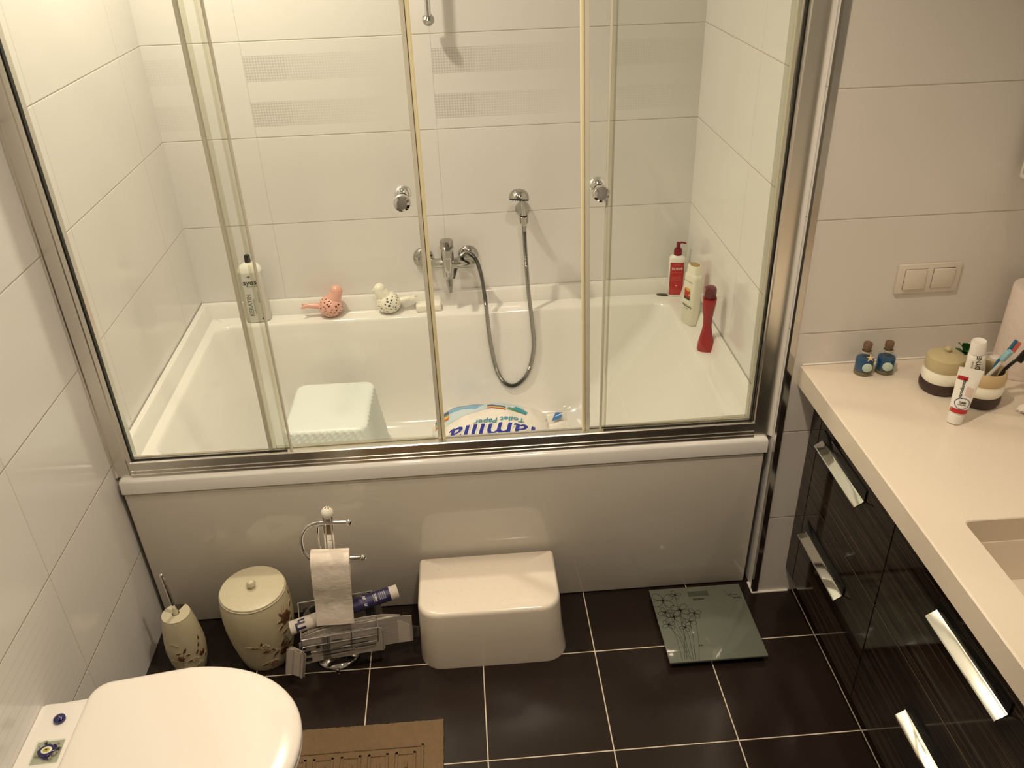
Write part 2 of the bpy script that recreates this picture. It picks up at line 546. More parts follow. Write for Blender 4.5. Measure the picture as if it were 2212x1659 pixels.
# ------------------------------------------------------------------ the room
struct(MB().mat('floor').box(-0.10, 2.55, ROOM_F - 0.1, 1.10, -0.10, 0.0), 'floor')
struct(MB().mat('wall_left').box(-0.10, 0.0, ROOM_F - 0.1, 1.10, 0.0, ROOM_H), 'wall_left')
struct(MB().mat('wall_back').box(0.0, 2.55, ROOM_B, 1.10, 0.0, ROOM_H), 'wall_back')
b = MB().mat('wall_part').box(WD, ROOM_R, YP, ROOM_B, 0.0, ROOM_H)
b.mat('wall_sr')
for f in b.bm.faces:
    if f.normal.x < -0.5 or abs(f.calc_center_median().x - WD) < 1e-4: f.material_index = 1
struct(b, 'wall_partition')
struct(MB().mat('wall_sr').box(ROOM_R, 2.55, ROOM_F, ROOM_B, 0.0, ROOM_H), 'wall_right')
b = MB().mat('wall_gen')
b.box(0.0, 0.35, ROOM_F - 0.1, ROOM_F, 0.0, ROOM_H); b.box(1.20, ROOM_R, ROOM_F - 0.1, ROOM_F, 0.0, ROOM_H); b.box(0.35, 1.20, ROOM_F - 0.1, ROOM_F, 2.06, ROOM_H)
struct(b, 'wall_front')
struct(MB().mat('paint').box(-0.10, 2.55, ROOM_F - 0.1, 1.10, ROOM_H, ROOM_H + 0.1), 'ceiling')
dr = MB().mat('door').box(0.39, 1.16, ROOM_F - 0.07, ROOM_F - 0.03, 0.005, 2.02, 0.003)
door = struct(dr, 'door_1')
MB().mat('satin').cyl((1.09, ROOM_F - 0.03, 1.0), (1.09, ROOM_F + 0.03, 1.0), 0.010).cyl((1.09, ROOM_F + 0.03, 1.0), (0.98, ROOM_F + 0.03, 1.0), 0.009).build('door_handle', door)
fr = MB().mat('door').box(0.35, 0.39, ROOM_F - 0.09, ROOM_F + 0.01, 0, 2.06).box(1.16, 1.20, ROOM_F - 0.09, ROOM_F + 0.01, 0, 2.06).box(0.39, 1.16, ROOM_F - 0.09, ROOM_F + 0.01, 2.02, 2.06)
struct(fr, 'trim_3')
# chrome corner trim on the outer edge of the shower wall
t = MB().mat('darkchrome')
prof = [(WD - 0.0045, YP - 0.0045), (WD + 0.011, YP - 0.0045), (WD + 0.011, YP - 0.0015), (WD + 0.002, YP - 0.0015), (WD - 0.0015, YP + 0.003), (WD - 0.0015, YP + 0.011), (WD - 0.0045, YP + 0.011)]
t.prism(prof, 0.0, ROOM_H)
struct(t, 'trim_1')
# pale silicone bead where walls meet the floor beside the vanity
t = MB().mat('white_pl')
t.prism([(WD - 0.007, YP - 0.007), (1.90, YP - 0.007), (1.90, YP), (WD, YP), (WD, -0.012), (WD - 0.007, -0.012)], 0.0, 0.003)
struct(t, 'trim_2')

# ------------------------------------------------------------------ ceiling spots
for k, (x, y, lab) in enumerate(((0.32, 0.47, 'round recessed ceiling spot above the bathtub'), (1.25, -0.75, 'round recessed ceiling spot in front of the tub, nearer the vanity'), (0.60, -0.45, 'round recessed ceiling spot in front of the tub, nearer the toilet'), (1.10, -1.60, 'round recessed ceiling spot nearest the entrance door'))):
    o = root('ceiling_spot', (x, y, ROOM_H), lab, 'ceiling light', group='recessed ceiling spots')
    MB().mat('satin').lathe([(0.043, 0.0), (0.056, 0.0), (0.056, -0.004), (0.050, -0.008), (0.043, -0.006)], n=40, cap0=False, cap1=False).build('ring', o)
    MB().mat('bulb').lathe([(0.001, -0.002), (0.042, -0.002), (0.042, 0.0)], n=32).build('bulb', o)

# ------------------------------------------------------------------ bathtub
TZ = 0.555
tub = root('bathtub', (0.90, 0.475, 0.0), 'white built-in bathtub with smooth front panel behind the sliding glass doors', 'bathtub')
b = MB().mat('acrylic')
def rr(x0, x1, y0, y1, r, z): return [(x, y, z) for x, y in rrect(x0, x1, y0, y1, r, 8)]
X0, X1, Y0, Y1 = 0.010, 1.784, -0.030, 0.9790
levels = [
    rr(X0 + 0.012, X1 - 0.012, Y0 + 0.012, Y1 - 0.004, 0.006, 0.508),
    rr(X0, X1, Y0, Y1, 0.006, 0.509),
    rr(X0, X1, Y0, Y1, 0.008, 0.545),
    rr(X0 + 0.003, X1 - 0.003, Y0 + 0.004, Y1, 0.008, 0.552),
    rr(X0 + 0.010, X1 - 0.010, Y0 + 0.011, Y1, 0.010, TZ),
    rr(0.064, 1.712, 0.078, 0.884, 0.055, TZ),
    rr(0.069, 1.706, 0.084, 0.879, 0.055, TZ - 0.003),
    rr(0.074, 1.701, 0.088, 0.874, 0.055, TZ - 0.012),
    rr(0.100, 1.665, 0.094, 0.866, 0.060, 0.480),
    rr(0.150, 1.585, 0.104, 0.856, 0.070, 0.370),
    rr(0.205, 1.500, 0.118, 0.842, 0.085, 0.260),
    rr(0.245, 1.440, 0.134, 0.826, 0.100, 0.190),
    rr(0.270, 1.405, 0.152, 0.808, 0.110, 0.155),
    rr(0.300, 1.370, 0.180, 0.780, 0.115, 0.132),
    rr(0.345, 1.320, 0.220, 0.740, 0.115, 0.121),
    rr(0.45, 1.22, 0.31, 0.65, 0.10, 0.116),
    rr(0.65, 1.02, 0.42, 0.54, 0.05, 0.114)]
b.rings(levels, cap0=False, cap1=True)
b.build('basin', tub, angle=50, mtx=off(tub.location))
b = MB().mat('acrylic')
# raised lip along the three walls
def lip(inner_bot, inner_top):
    pass
path_o = [(0.0035, 0.045), (0.0035, 0.9785), (1.7905, 0.9785), (1.7905, 0.045)]
sec = [(0.0, TZ - 0.004), (0.036, TZ - 0.004), (0.034, TZ + 0.003), (0.022, TZ + 0.044), (0.018, TZ + 0.050), (0.0, TZ + 0.050)]
rs = []
for (px, py), (nx, ny) in zip(path_o, ((1, 0), (1, -1), (-1, -1), (-1, 0))):
    rs.append([(px + nx * s * (1.0 if True else 1), py + ny * s, z) for s, z in sec])
b.rings(rs)
b.build('wall_lip', tub, angle=30, mtx=off(tub.location))
b = MB().mat('apron').box(0.012, 1.778, -0.008, 0.014, 0.002, 0.502, 0.007, 3)
for v in b.bm.verts: v.co.y -= 0.0165 * max(0.0, v.co.z) / 0.5
b.build('front_panel', tub, mtx=off(tub.location))
b = MB().mat('chrome').lathe([(0.001, 0.004), (0.026, 0.004), (0.031, 0.0015), (0.031, 0.0)], (1.20, 0.48, 0.117), 28)
b.build('drain', tub, mtx=off(tub.location))

# ------------------------------------------------------------------ shower enclosure
enc = root('shower_enclosure', (0.90, 0.005, TZ), 'framed glass shower screen with two sliding doors standing on the bathtub rim', 'shower screen')
EO = off(enc.location)
ZT = 2.02
b = MB().mat('satin')
tp = [(-0.0190, TZ), (-0.0190, 0.5640), (-0.0165, 0.5650), (-0.0165, 0.5740), (-0.0140, 0.5750), (-0.0140, 0.5985), (-0.0110, 0.6005), (-0.0035, 0.6005), (-0.0035, 0.580),
      (0.0090, 0.580), (0.0090, 0.592), (0.0190, 0.592), (0.0190, 0.580), (0.031, 0.580), (0.031, 0.588), (0.038, 0.588), (0.038, TZ)]
b.prism(tp, 0.050, 1.742, axis='x')
b.build('bottom_track', enc, mtx=EO, angle=20)
MB().mat('satin').box(0.050, 1.742, -0.018, 0.038, ZT - 0.045, ZT, 0.003).build('top_track', enc, mtx=EO)
def post(pts, nm):
    MB().mat('satin').prism(pts, TZ, ZT).build(nm, enc, mtx=EO, angle=20)
post([(0.0005, -0.016), (0.006, -0.016), (0.008, -0.012), (0.040, -0.012), (0.042, -0.009), (0.0525, -0.009), (0.0525, 0.036), (0.0005, 0.036)], 'wall_post')
post([(1.7933, -0.010), (1.786, -0.010), (1.782, -0.013), (1.742, -0.012), (1.739, -0.009), (1.7355, -0.009), (1.7355, 0.036), (1.7933, 0.036)], 'wall_post')
MB().mat('white_pl').prism([(1.7933, -0.010), (1.7933, -0.020), (1.788, -0.0135), (1.786, -0.010)], TZ, ZT).build('silicone_bead', enc, mtx=EO)
MB().mat('gasket').box(0.0525, 0.0550, -0.003, 0.010, 0.592, 1.972).box(0.0525, 0.466, -0.0035, 0.000, 0.6005, 0.6035).build('gasket', enc, mtx=EO)
MB().mat('gasket').box(1.7330, 1.7355, -0.003, 0.010, 0.592, 1.972).box(1.324, 1.7355, -0.0035, 0.000, 0.6005, 0.6035).build('gasket', enc, mtx=EO)


def pane(x0, x1, y, z0=0.578, z1=1.975):
    return MB().mat('glass').box(x0, x1, y - 0.0025, y + 0.0025, z0, z1)


pane(0.054, 0.4640, 0.004, 0.5755).build('fixed_pane', enc, mtx=EO)
MB().mat('seal').box(0.4600, 0.4740, -0.003, 0.012, 0.590, 1.975, 0.002, 1).mat('seal_g').box(0.4725, 0.4775, -0.001, 0.010, 0.590, 1.975, 0.001, 1).build('edge_seal', enc, mtx=EO)
pane(1.3260, 1.734, 0.004, 0.5755).build('fixed_pane', enc, mtx=EO)
MB().mat('seal').box(1.3180, 1.3300, -0.003, 0.012, 0.590, 1.975, 0.002, 1).mat('seal_g').box(1.3135, 1.3185, -0.001, 0.010, 0.590, 1.975, 0.001, 1).build('edge_seal', enc, mtx=EO)


def knob(parent, x, y, z, mtx):
    k = MB().mat('chrome')
    k.axis_lathe((x, y - 0.003, z), (0, -1, 0), [(0.012, 0), (0.012, 0.004), (0.0085, 0.008), (0.0085, 0.014), (0.014, 0.018), (0.0195, 0.024), (0.0205, 0.031), (0.0185, 0.038), (0.012, 0.0425), (0.0115, 0.041), (0.001, 0.0415)])
    k.axis_lathe((x, y + 0.003, z), (0, 1, 0), [(0.012, 0), (0.012, 0.004), (0.0085, 0.008), (0.0085, 0.014), (0.014, 0.018), (0.0195, 0.024), (0.0205, 0.031), (0.0185, 0.038), (0.012, 0.0425), (0.001, 0.043)])
    return k.build('door_knob', parent, mtx=mtx)


def slider(x0, x1, handle_x, inner_left, rot=0.0):
    y = 0.026
    # the door glass carries its seals and knob
    d = pane(x0, x1, y, 0.592, 1.975)
    c = Vector(((x0 + x1) / 2, y, 1.272))
    mt = off(c)
    d = d.build('sliding_door', enc, mtx=mt)
    d.location = c - enc.location
    d.rotation_euler = (0, rot, 0)
    def strip(xs, s):
        m = MB().mat('seal_g').box(xs - 0.003 * s - 0.0045, xs - 0.003 * s + 0.0045, y - 0.006, y + 0.006, 0.590, 1.975, 0.001, 1)
        m.mat('seal').box(min(xs, xs + 0.013 * s), max(xs, xs + 0.013 * s), y - 0.007, y + 0.007, 0.590, 1.975, 0.002, 1)
        m.build('door_seal', d, mtx=mt)
    if inner_left:   # free edge on the right, yellowed double strip
        strip(x0, 1)
        m = MB().mat('seal_g').box(x1 - 0.004, x1 + 0.006, y - 0.006, y + 0.006, 0.590, 1.975, 0.002, 1)
        m.mat('seal_y').box(x1 + 0.0075, x1 + 0.0165, y - 0.007, y + 0.005, 0.590, 1.975, 0.002, 1)
        m.mat('gasket').box(x1 + 0.006, x1 + 0.0075, y - 0.004, y + 0.004, 0.590, 1.975)
        m.build('door_seal', d, mtx=mt)
    else:
        strip(x1, -1)
        m = MB().mat('seal_g').box(x0 + 0.002, x0 + 0.014, y - 0.006, y + 0.006, 0.590, 1.975, 0.002, 1)
        m.mat('seal_y').box(x0 - 0.007, x0 + 0.001, y - 0.007, y + 0.005, 0.590, 1.975, 0.002, 1)
        m.build('door_seal', d, mtx=mt)
    m = MB().mat('seal').box(x0 + 0.012, x1 - 0.012, y - 0.0045, y + 0.0045, 0.5885, 0.598)
    m.build('sweep_seal', d, mtx=mt)
    knob(d, handle_x, y, 1.272, mt)
    return d


slider(0.418, 0.8750, 0.8385, True)
slider(1.2650, 1.7300, 1.3010, False, rot=R(-0.9))

# ------------------------------------------------------------------ mixer, hand shower, rail
mx = root('shower_mixer', (0.90, ROOM_B, 0.733), 'chrome wall mixer tap with lever above the tub ledge', 'tap')
MO = off(mx.location)
b = MB().mat('dull')
b.cyl((0.838, 0.920, 0.733), (1.003, 0.920, 0.733), 0.0195, n=28)
b.cyl((0.838, 0.920, 0.733), (0.832, 0.920, 0.733), 0.0195, 0.014, n=28)
b.cyl((1.003, 0.920, 0.733), (1.009, 0.920, 0.733), 0.0195, 0.014, n=28)
b.lathe([(0.004, 0), (0.012, 0.002), (0.0180, 0.010), (0.0220, 0.05), (0.0225, 0.10), (0.0205, 0.118), (0.004, 0.119)], (0.911, 0.918, 0.672), 28)
b.build('body', mx, mtx=MO)
for x in (0.822, 0.985):
    MB().mat('dull').axis_lathe((x, ROOM_B, 0.737), (0, -1, 0), [(0.037, 0), (0.037, 0.004), (0.032, 0.012), (0.019, 0.018), (0.0145, 0.026), (0.0145, 0.060)], 36).build('escutcheon', mx, mtx=MO)
b = MB().mat('dull').lathe([(0.0205, 0), (0.0240, 0.002), (0.0240, 0.026), (0.022, 0.031), (0.004, 0.033)], (0.911, 0.918, 0.790), 32)
mt = Matrix.Translation((0.917, 0.898, 0.797)) @ Matrix.Rotation(R(14), 4, 'X')
b.rings([[mt @ Vector(p) for p in ((-w, y, z - h), (w, y, z - h), (w, y, z + h), (-w, y, z + h))] for y, w, z, h in ((0.01, 0.016, 0.0, 0.007), (-0.02, 0.013, 0.0, 0.004), (-0.048, 0.010, 0.003, 0.003), (-0.066, 0.009, 0.004, 0.0025))])
b.build('lever', mx, mtx=MO)
b = MB().mat('dull').cyl((0.911, 0.916, 0.680), (0.913, 0.905, 0.652), 0.013, 0.011, n=24).mat('hose').cyl((0.913, 0.905, 0.654), (0.9145, 0.903, 0.628), 0.0095, 0.006, n=20)
b.build('outlet', mx, mtx=MO)

hs = root('hand_shower', (1.186, 0.93, 0.90), 'chrome hand shower hanging in its wall holder with a long hose loop', 'shower head')
HO = off(hs.location)
b = MB().mat('dull')
hc = Vector((1.1680, 0.862, 0.980)); dd = Vector((-0.10, -0.26, -1.0)).normalized()
b.axis_lathe(hc - dd * 0.030, dd, [(0.001, 0), (0.015, 0.002), (0.026, 0.009), (0.0325, 0.019), (0.0345, 0.030), (0.0345, 0.034)], 36)
b.build('spray_head', hs, mtx=HO)
b = MB().mat('black').axis_lathe(hc + dd * 0.004, dd, [(0.0335, 0), (0.0335, 0.0040), (0.001, 0.0045)], 36)
for k in range(26):
    a = 2 * PI * k / 26; rr_ = 0.029 if k % 2 else 0.020
    q = dd.to_track_quat('Z', 'Y')
    p = hc + dd * 0.0075 + q @ Vector((rr_ * math.cos(a), rr_ * math.sin(a), 0))
    b.cyl(p, p + dd * 0.003, 0.0013, n=6)
b.build('nozzle_plate', hs, mtx=HO)
b = MB().mat('dull').tube([(1.172, 0.880, 0.985), (1.180, 0.888, 0.965), (1.184, 0.893, 0.930), (1.1855, 0.898, 0.893), (1.186, 0.902, 0.862)], 0.010, 20, 5, radii=lambda t: 0.012 - 0.004 * t)
b.mat('hose').cyl((1.186, 0.9015, 0.866), (1.1865, 0.9030, 0.842), 0.0085, 0.007, n=18)
b.build('handle', hs, mtx=HO)
hp = [(0.925, 0.940, 0.665), (0.945, 0.955, 0.715), (0.968, 0.930, 0.760), (0.990, 0.905, 0.772), (1.012, 0.890, 0.752), (1.026, 0.880, 0.705), (1.0337, 0.862, 0.645), (1.0383, 0.850, 0.588),
      (1.0458, 0.846, 0.458), (1.0615, 0.840, 0.346), (1.085, 0.836, 0.283), (1.1184, 0.834, 0.2585), (1.154, 0.836, 0.272), (1.187, 0.842, 0.318), (1.207, 0.850, 0.410), (1.2036, 0.856, 0.503),
      (1.1945, 0.864, 0.611), (1.1895, 0.880, 0.715), (1.187, 0.895, 0.790), (1.1865, 0.903, 0.846)]
pts = catmull([Vector(p) for p in hp], 30)
b = MB().mat('hose')
b.tube(pts, 0.0068, 10, radii=lambda t: 0.0082 if round(t * (len(pts) - 1)) % 2 else 0.0060)
b.build('hose', hs, mtx=HO, angle=70)
bk = MB().mat('dull').axis_lathe((1.1875, ROOM_B, 0.900), (0, -1, 0), [(0.0265, 0), (0.0265, 0.004), (0.024, 0.014), (0.017, 0.028), (0.012, 0.050), (0.012, 0.058)], 32)
bk.lathe([(0.0128, 0), (0.0145, 0.001), (0.0155, 0.024), (0.014, 0.026), (0.0128, 0.026)], (1.1852, 0.8975, 0.876), 24, cap0=False, cap1=False)
bko = bk.build('shower_holder', None)
tag(bko, 'round chrome wall holder gripping the hand shower', 'shower holder')
rl = root('shower_rail', (0.906, ROOM_B, 1.75), 'vertical chrome shower rail on the tiled back wall, only its lower end in view', 'rail')
MB().mat('chrome').cyl((0.906, 0.930, 1.548), (0.906, 0.930, 2.16), 0.0100, n=20).build('pole', rl, mtx=off(rl.location))
MB().mat('dull').axis_lathe((0.906, 0.930, 1.538), (0.1, -0.35, 1), [(0.001, -0.017), (0.012, -0.014), (0.0185, -0.004), (0.0185, 0.007), (0.012, 0.015)], 24).build('end_cap', rl, mtx=off(rl.location))
for z in (1.76, 2.12):
    MB().mat('dull').axis_lathe((0.906, ROOM_B, z), (0, -1, 0), [(0.018, 0), (0.018, 0.01), (0.011, 0.014), (0.011, 0.060)], 24).build('wall_mount', rl, mtx=off(rl.location))


# ------------------------------------------------------------------ things on the tub ledge
def bird(nm, loc, rz, mat, label):
    o = root(nm, loc, label, 'bird figurine', rz, 'pierced ceramic birds on the tub ledge')
    o.scale = (1.40, 1.38, 1.36)
    rnd = random.Random(5 if mat == 'pink' else 9)
    bm = bmesh.new(); bmesh.ops.create_icosphere(bm, subdivisions=5, radius=1.0)
    hol = []
    N = 120
    for i in range(N):
        zz = 1 - 2 * (i + .5) / N; ph = i * 2.399963 + rnd.uniform(-.2, .2); rr_ = math.sqrt(1 - zz * zz)
        hol.append((Vector((rr_ * math.cos(ph), rr_ * math.sin(ph), zz)), rnd.uniform(0.060, 0.105), rnd.uniform(0.55, 1.0), rnd.uniform(0, PI)))
    dele = []
    for f in bm.faces:
        c = f.calc_center_median().normalized()
        if c.z < -0.80 or (c.x > 0.40 and c.z > 0.42) or (c.x < -0.82): continue
        for h, r_, sq, an in hol:
            if c.dot(h) > 0.985:
                u = h.orthogonal().normalized(); v = h.cross(u)
                a, b_ = (c - h).dot(u), (c - h).dot(v)
                a, b_ = a * math.cos(an) + b_ * math.sin(an), -a * math.sin(an) + b_ * math.cos(an)
                if (a / r_) ** 2 + (b_ / (r_ * sq)) ** 2 < 1: dele.append(f); break
    bmesh.ops.delete(bm, geom=dele, context='FACES')
    m = MB(); m.mat(mat); m.bm.free(); m.bm = bm
    m.build('body', o, mtx=Matrix.Translation((0, 0, 0.0285)) @ Matrix.Diagonal((0.0315, 0.030, 0.0300, 1)), angle=80)
    ob = o.children[0] if o.children else [c for c in bpy.data.objects if c.parent == o][0]
    md = ob.modifiers.new('thickness', 'SOLIDIFY'); md.thickness = 0.0014; md.offset = -1
    h = MB().mat(mat)
    h.tube([(0.008, 0, 0.046), (0.014, 0, 0.056), (0.019, 0, 0.066), (0.0195, 0, 0.076)], 0.01, 18, 5, radii=lambda t: 0.0190 - 0.0045 * t)
    h.sphere((0.0195, 0, 0.0715), 0.0148, 20)
    h.build('head', o, angle=60)
    MB().mat(mat).cyl((0.031, 0, 0.071), (0.0395, 0, 0.068), 0.0042, 0.0004, n=10).build('beak', o)
    t = MB().mat(mat)
    t.tube([(-0.026, 0, 0.030), (-0.036, 0, 0.032), (-0.046, 0, 0.0335), (-0.056, 0, 0.035)], 0.008, 14, 3, radii=lambda t: 0.0085 - 0.0015 * t)
    t.prism([(-0.052, -0.006), (-0.052, 0.006), (-0.074, 0.011), (-0.066, 0.0), (-0.074, -0.011)], 0.031, 0.0375)
    t.build('tail', o)
    return o


bird('ceramic_bird', (0.476, 0.917, TZ), R(4), 'pink', 'pink glazed ceramic bird with pierced body on the tub ledge')
bird('ceramic_bird', (0.686, 0.919, TZ), R(186), 'whiteglaze', 'white glazed ceramic bird with pierced body beside the soap bar')
sb = MB().mat('soap').box(-0.046, 0.046, -0.022, 0.022, 0.0, 0.028, 0.006, 3).build('soap_bar')
sb.location = (0.829, 0.921, TZ); sb.rotation_euler = (0, 0, R(2))
tag(sb, 'white rectangular soap bar on the tub ledge next to the white bird', 'soap')

# tall pale shampoo bottle
sh = root('shampoo_bottle', (0.2130, 0.918, TZ), 'tall pale grey shampoo bottle with black cap at the left end of the ledge', 'bottle', R(9))
b = MB().mat('shampoo')
def oval(a, bb, z, e=2.6, n=40): return [(x, y, z) for x, y in superell(a, bb, n, 0, e)]
b.rings([oval(0.037, 0.023, 0), oval(0.042, 0.0265, 0.003), oval(0.0435, 0.027, 0.012), oval(0.0425, 0.027, 0.193)], cap1=False)
b.mat('shampoo_top').rings([oval(0.0425, 0.027, 0.193), oval(0.0405, 0.026, 0.203), oval(0.0320, 0.0220, 0.214), oval(0.0185, 0.0150, 0.222), oval(0.0120, 0.0110, 0.2255)], cap0=False)
b.build('body', sh, angle=45)
MB().mat('black').lathe([(0.0105, 0.2255), (0.0105, 0.2260), (0.0100, 0.248), (0.0085, 0.2515), (0.001, 0.252)], n=24).build('cap', sh)
SHR, SHB = 0.0430, 0.027
def shf(x, y):   # wraps lettering on the oval front
    t = max(-0.98, min(0.98, x / (SHR + 0.001)))
    return (x, -(SHB + 0.0006) * (1 - abs(t) ** 2.6) ** (1 / 2.6), y)
b = MB().mat('ink')
text_into(b, 'syoss', 0.027, lambda x, y: shf(x, y + 0.158), bold=0.0004, cuts=1)
b.mat('inkgrey')
text_into(b, 'PROFESSIONAL', 0.0062, lambda x, y: shf(x, y + 0.143))
text_into(b, 'KERATIN', 0.0215, lambda x, y: shf(-y - 0.017, x + 0.072), bold=0.0002)
text_into(b, 'HAIR PERFECTION', 0.007, lambda x, y: shf(-y - 0.003, x + 0.066))
b.lathe([(0.0048, 0.0), (0.001, 0.0)], n=6) if False else None
text_into(b, 'shampoo  500 ml', 0.006, lambda x, y: shf(-y + 0.014, x + 0.10))
b.mat('ink')
text_into(b, 'hair loss control', 0.0080, lambda x, y: shf(-y + 0.026, x + 0.055), bold=0.0004)
b.poly([shf(0.014 + u, 0.012 + v) for u, v in ((0, 0), (0.008, 0), (0.008, 0.007), (0, 0.007))])
b.mat('inkgrey')
b.poly([shf(-0.006 + 0.0055 * math.cos(a * PI / 8), 0.180 + 0.0035 * math.sin(a * PI / 8)) for a in range(16)])
b.build('lettering', sh)

# red-labelled pump bottle
el = root('pump_bottle', (1.7445, 0.925, TZ), 'white pump bottle with red label and dark red pump in the ledge corner', 'bottle', R(-9))
el.scale = (1.10, 1.05, 1.0)
b = MB().mat('shampoo_top')
b.rings([oval(0.024, 0.0155, 0, 3), oval(0.0265, 0.018, 0.003, 3), oval(0.0268, 0.018, 0.145, 3), oval(0.0262, 0.0175, 0.150, 3), oval(0.021, 0.015, 0.156, 3), oval(0.013, 0.012, 0.160, 3), oval(0.012, 0.012, 0.163, 2)])
b.build('body', el, angle=50)
def elf(x, y, e=0.0004): return (x, -(0.018 + e) * (1 - min(0.97, abs(x / 0.0272)) ** 3) ** (1 / 3), y)
b = MB().mat('red')
g = [[elf(-0.0228 + 0.0456 * i / 14, 0.009 + 0.127 * j / 6) for i in range(15)] for j in range(7)]
b.rings(g, False, False, closed=False)
b.build('label', el)
b = MB().mat('white_pl')
text_into(b, 'ELSEVE', 0.0115, lambda x, y: elf(x, y + 0.112, 0.0008), bold=0.00015)
b.mat('pinkprint')
text_into(b, "L'OREAL", 0.0062, lambda x, y: elf(x, y + 0.127, 0.0008))
text_into(b, 'COLOR-VIVE', 0.0062, lambda x, y: elf(x, y + 0.098, 0.0008))
for k, s in enumerate(('ACTIVATED', 'PROTECTING', 'LOW SHAMPOO')): text_into(b, s, 0.0052, lambda x, y, k=k: elf(x, y + 0.080 - 0.006 * k, 0.0008))
for k in range(4): text_into(b, 'NO SULFATES  NO FOAM', 0.0030, lambda x, y, k=k: elf(x, y + 0.030 - 0.005 * k, 0.0008))
b.mat('white_pl'); text_into(b, 'H', 0.0052, lambda x, y: elf(x, y + 0.046, 0.0008), bold=0.0004)
b.build('lettering', el)
b = MB().mat('darkred').lathe([(0.0125, 0.160), (0.0135, 0.161), (0.0132, 0.180), (0.0105, 0.185), (0.005, 0.186)], n=26)
b.lathe([(0.0062, 0.185), (0.0062, 0.199), (0.0068, 0.200), (0.0068, 0.206), (0.004, 0.208)], n=18)
b.tube([(-0.005, 0, 0.2045), (0.004, 0, 0.2060), (0.014, -0.001, 0.2075), (0.025, -0.003, 0.2045)], 0.004, 12, 4, radii=lambda t: 0.0052 - 0.0026 * t)
b.build('pump', el)

# thin olive piece under the pump bottle
ov = MB().mat('green_d')
ov.rings([[(x, y, z) for x, y in superell(0.024 * s, 0.0068 * s, 28, 0, 2)] for s, z in ((0.9, 0), (1.0, 0.0015), (1.0, 0.004), (0.88, 0.0052))])
ovo = ov.build('hair_clip'); ovo.location = (1.7000, 0.9270, TZ); ovo.rotation_euler = (0, 0, R(-14))
tag(ovo, 'thin dark olive oval hair clip lying at the foot of the pump bottle', 'hair clip')

# cream bottle with notched top
pn = root('conditioner_bottle', (1.7440, 0.6960, TZ), 'cream shampoo bottle standing upside down between the two red bottles', 'bottle', R(110))
pn.scale = (1.12, 1.15, 1.0)
b = MB().mat('cream_b')
def oct_(a, bb, z, e=3.2): return [(x, y, z) for x, y in superell(a, bb, 36, 0, e)]
b.rings([oct_(0.027, 0.0165, 0), oct_(0.030, 0.0190, 0.003), oct_(0.0300, 0.0190, 0.175), oct_(0.0285, 0.0182, 0.182), oct_(0.0240, 0.0165, 0.187), oct_(0.0235, 0.0160, 0.188), oct_(0.0215, 0.0150, 0.2130), oct_(0.0195, 0.0140, 0.2165)])
b.build('body', pn, angle=50)
MB().mat('tan_d').rings([oct_(0.0190, 0.0130, 0.2160, 2.4), oct_(0.0185, 0.0125, 0.2172, 2.4)]).build('cap_top', pn)
def pnf(x, y, e=0.0006):
    t = min(0.985, abs(x / 0.0302)); s = 1 if True else -1
    return (-x, (0.0190 + e) * (1 - t ** 3.2) ** (1 / 3.2), y)
b = MB().mat('ink')
text_into(b, 'PANTENE', 0.0105, lambda x, y: pnf(-x, -y + 0.070), bold=0.0002)
b.mat('inkgrey')
text_into(b, 'PRO-V', 0.006, lambda x, y: pnf(-x, -y + 0.060))
text_into(b, 'repair & protect', 0.0062, lambda x, y: pnf(-x, -y + 0.160))
b.mat('red').poly([pnf(u, v) for u, v in ((-0.014, 0.100), (0.0, 0.100), (0.014, 0.100), (0.014, 0.132), (0.0, 0.132), (-0.014, 0.132))])
b.mat('brown').poly([pnf(u, v, 0.0009) for u, v in ((-0.014, 0.094), (0.0, 0.094), (0.014, 0.094), (0.014, 0.102), (0.0, 0.102), (-0.014, 0.102))])
b.mat('gold').poly([pnf(0.003 + 0.011 * math.cos(a * PI / 10), 0.131 + 0.006 * math.sin(a * PI / 10), 0.0011) for a in range(20)])
b.poly([pnf(u, v, 0.0011) for u, v in ((0.008, 0.110), (0.016, 0.112), (0.016, 0.119), (0.008, 0.117))])
b.build('label', pn)

# red twisted bottle
rb = root('shower_gel_bottle', (1.7430, 0.4960, TZ), 'red hourglass-shaped twisted bottle nearest the glass on the right ledge', 'bottle', 0)
b = MB().mat('redb')
rs = []
for k in range(31):
    t = k / 30; z = 0.186 * t
    w = 0.5 - 0.5 * math.cos(2 * PI * min(1, max(0, t)))
    a = (0.0275 - 0.0125 * w) if t < 0.5 else (0.0265 - 0.0115 * w)
    bb = (0.0225 - 0.0115 * w)
    if t < 0.03: a *= 0.93; bb *= 0.93
    rs.append([(x, y, z) for x, y in superell(a, bb, 40, 0, 2.6, rot=R(-20 + 95 * t))])
rs.append([(x, y, 0.1865) for x, y in superell(0.017, 0.017, 40, 0, 2.0, rot=R(75))])
b.rings(rs)
b.build('body', rb, angle=50)
b = MB().mat('plum')
hexp = lambda r, z, a0=12: [(r * math.cos(R(a0 + 60 * i)), r * math.sin(R(a0 + 60 * i)), z) for i in range(6)]
b.rings([hexp(0.0185, 0.182), hexp(0.0205, 0.186), hexp(0.0205, 0.212, 22), hexp(0.0190, 0.222, 30), hexp(0.012, 0.2265, 30)])
b.build('cap', rb, angle=25)

# ------------------------------------------------------------------ inside the tub
st = root('plastic_stool', (0.484, 0.578, 0.119), 'mint-white plastic stool with woven texture standing inside the bathtub', 'stool', R(-0.8))
SH = 0.262
def basket(w, d_, z, r, n=12, amp=0.0, ph=0.0):
    pts = rrect(-w, w, -d_, d_, r, n)
    return [Vector((x, y, z)) for x, y in pts]
b = MB().mat('stoolpl')
rs = []
NZ = 44
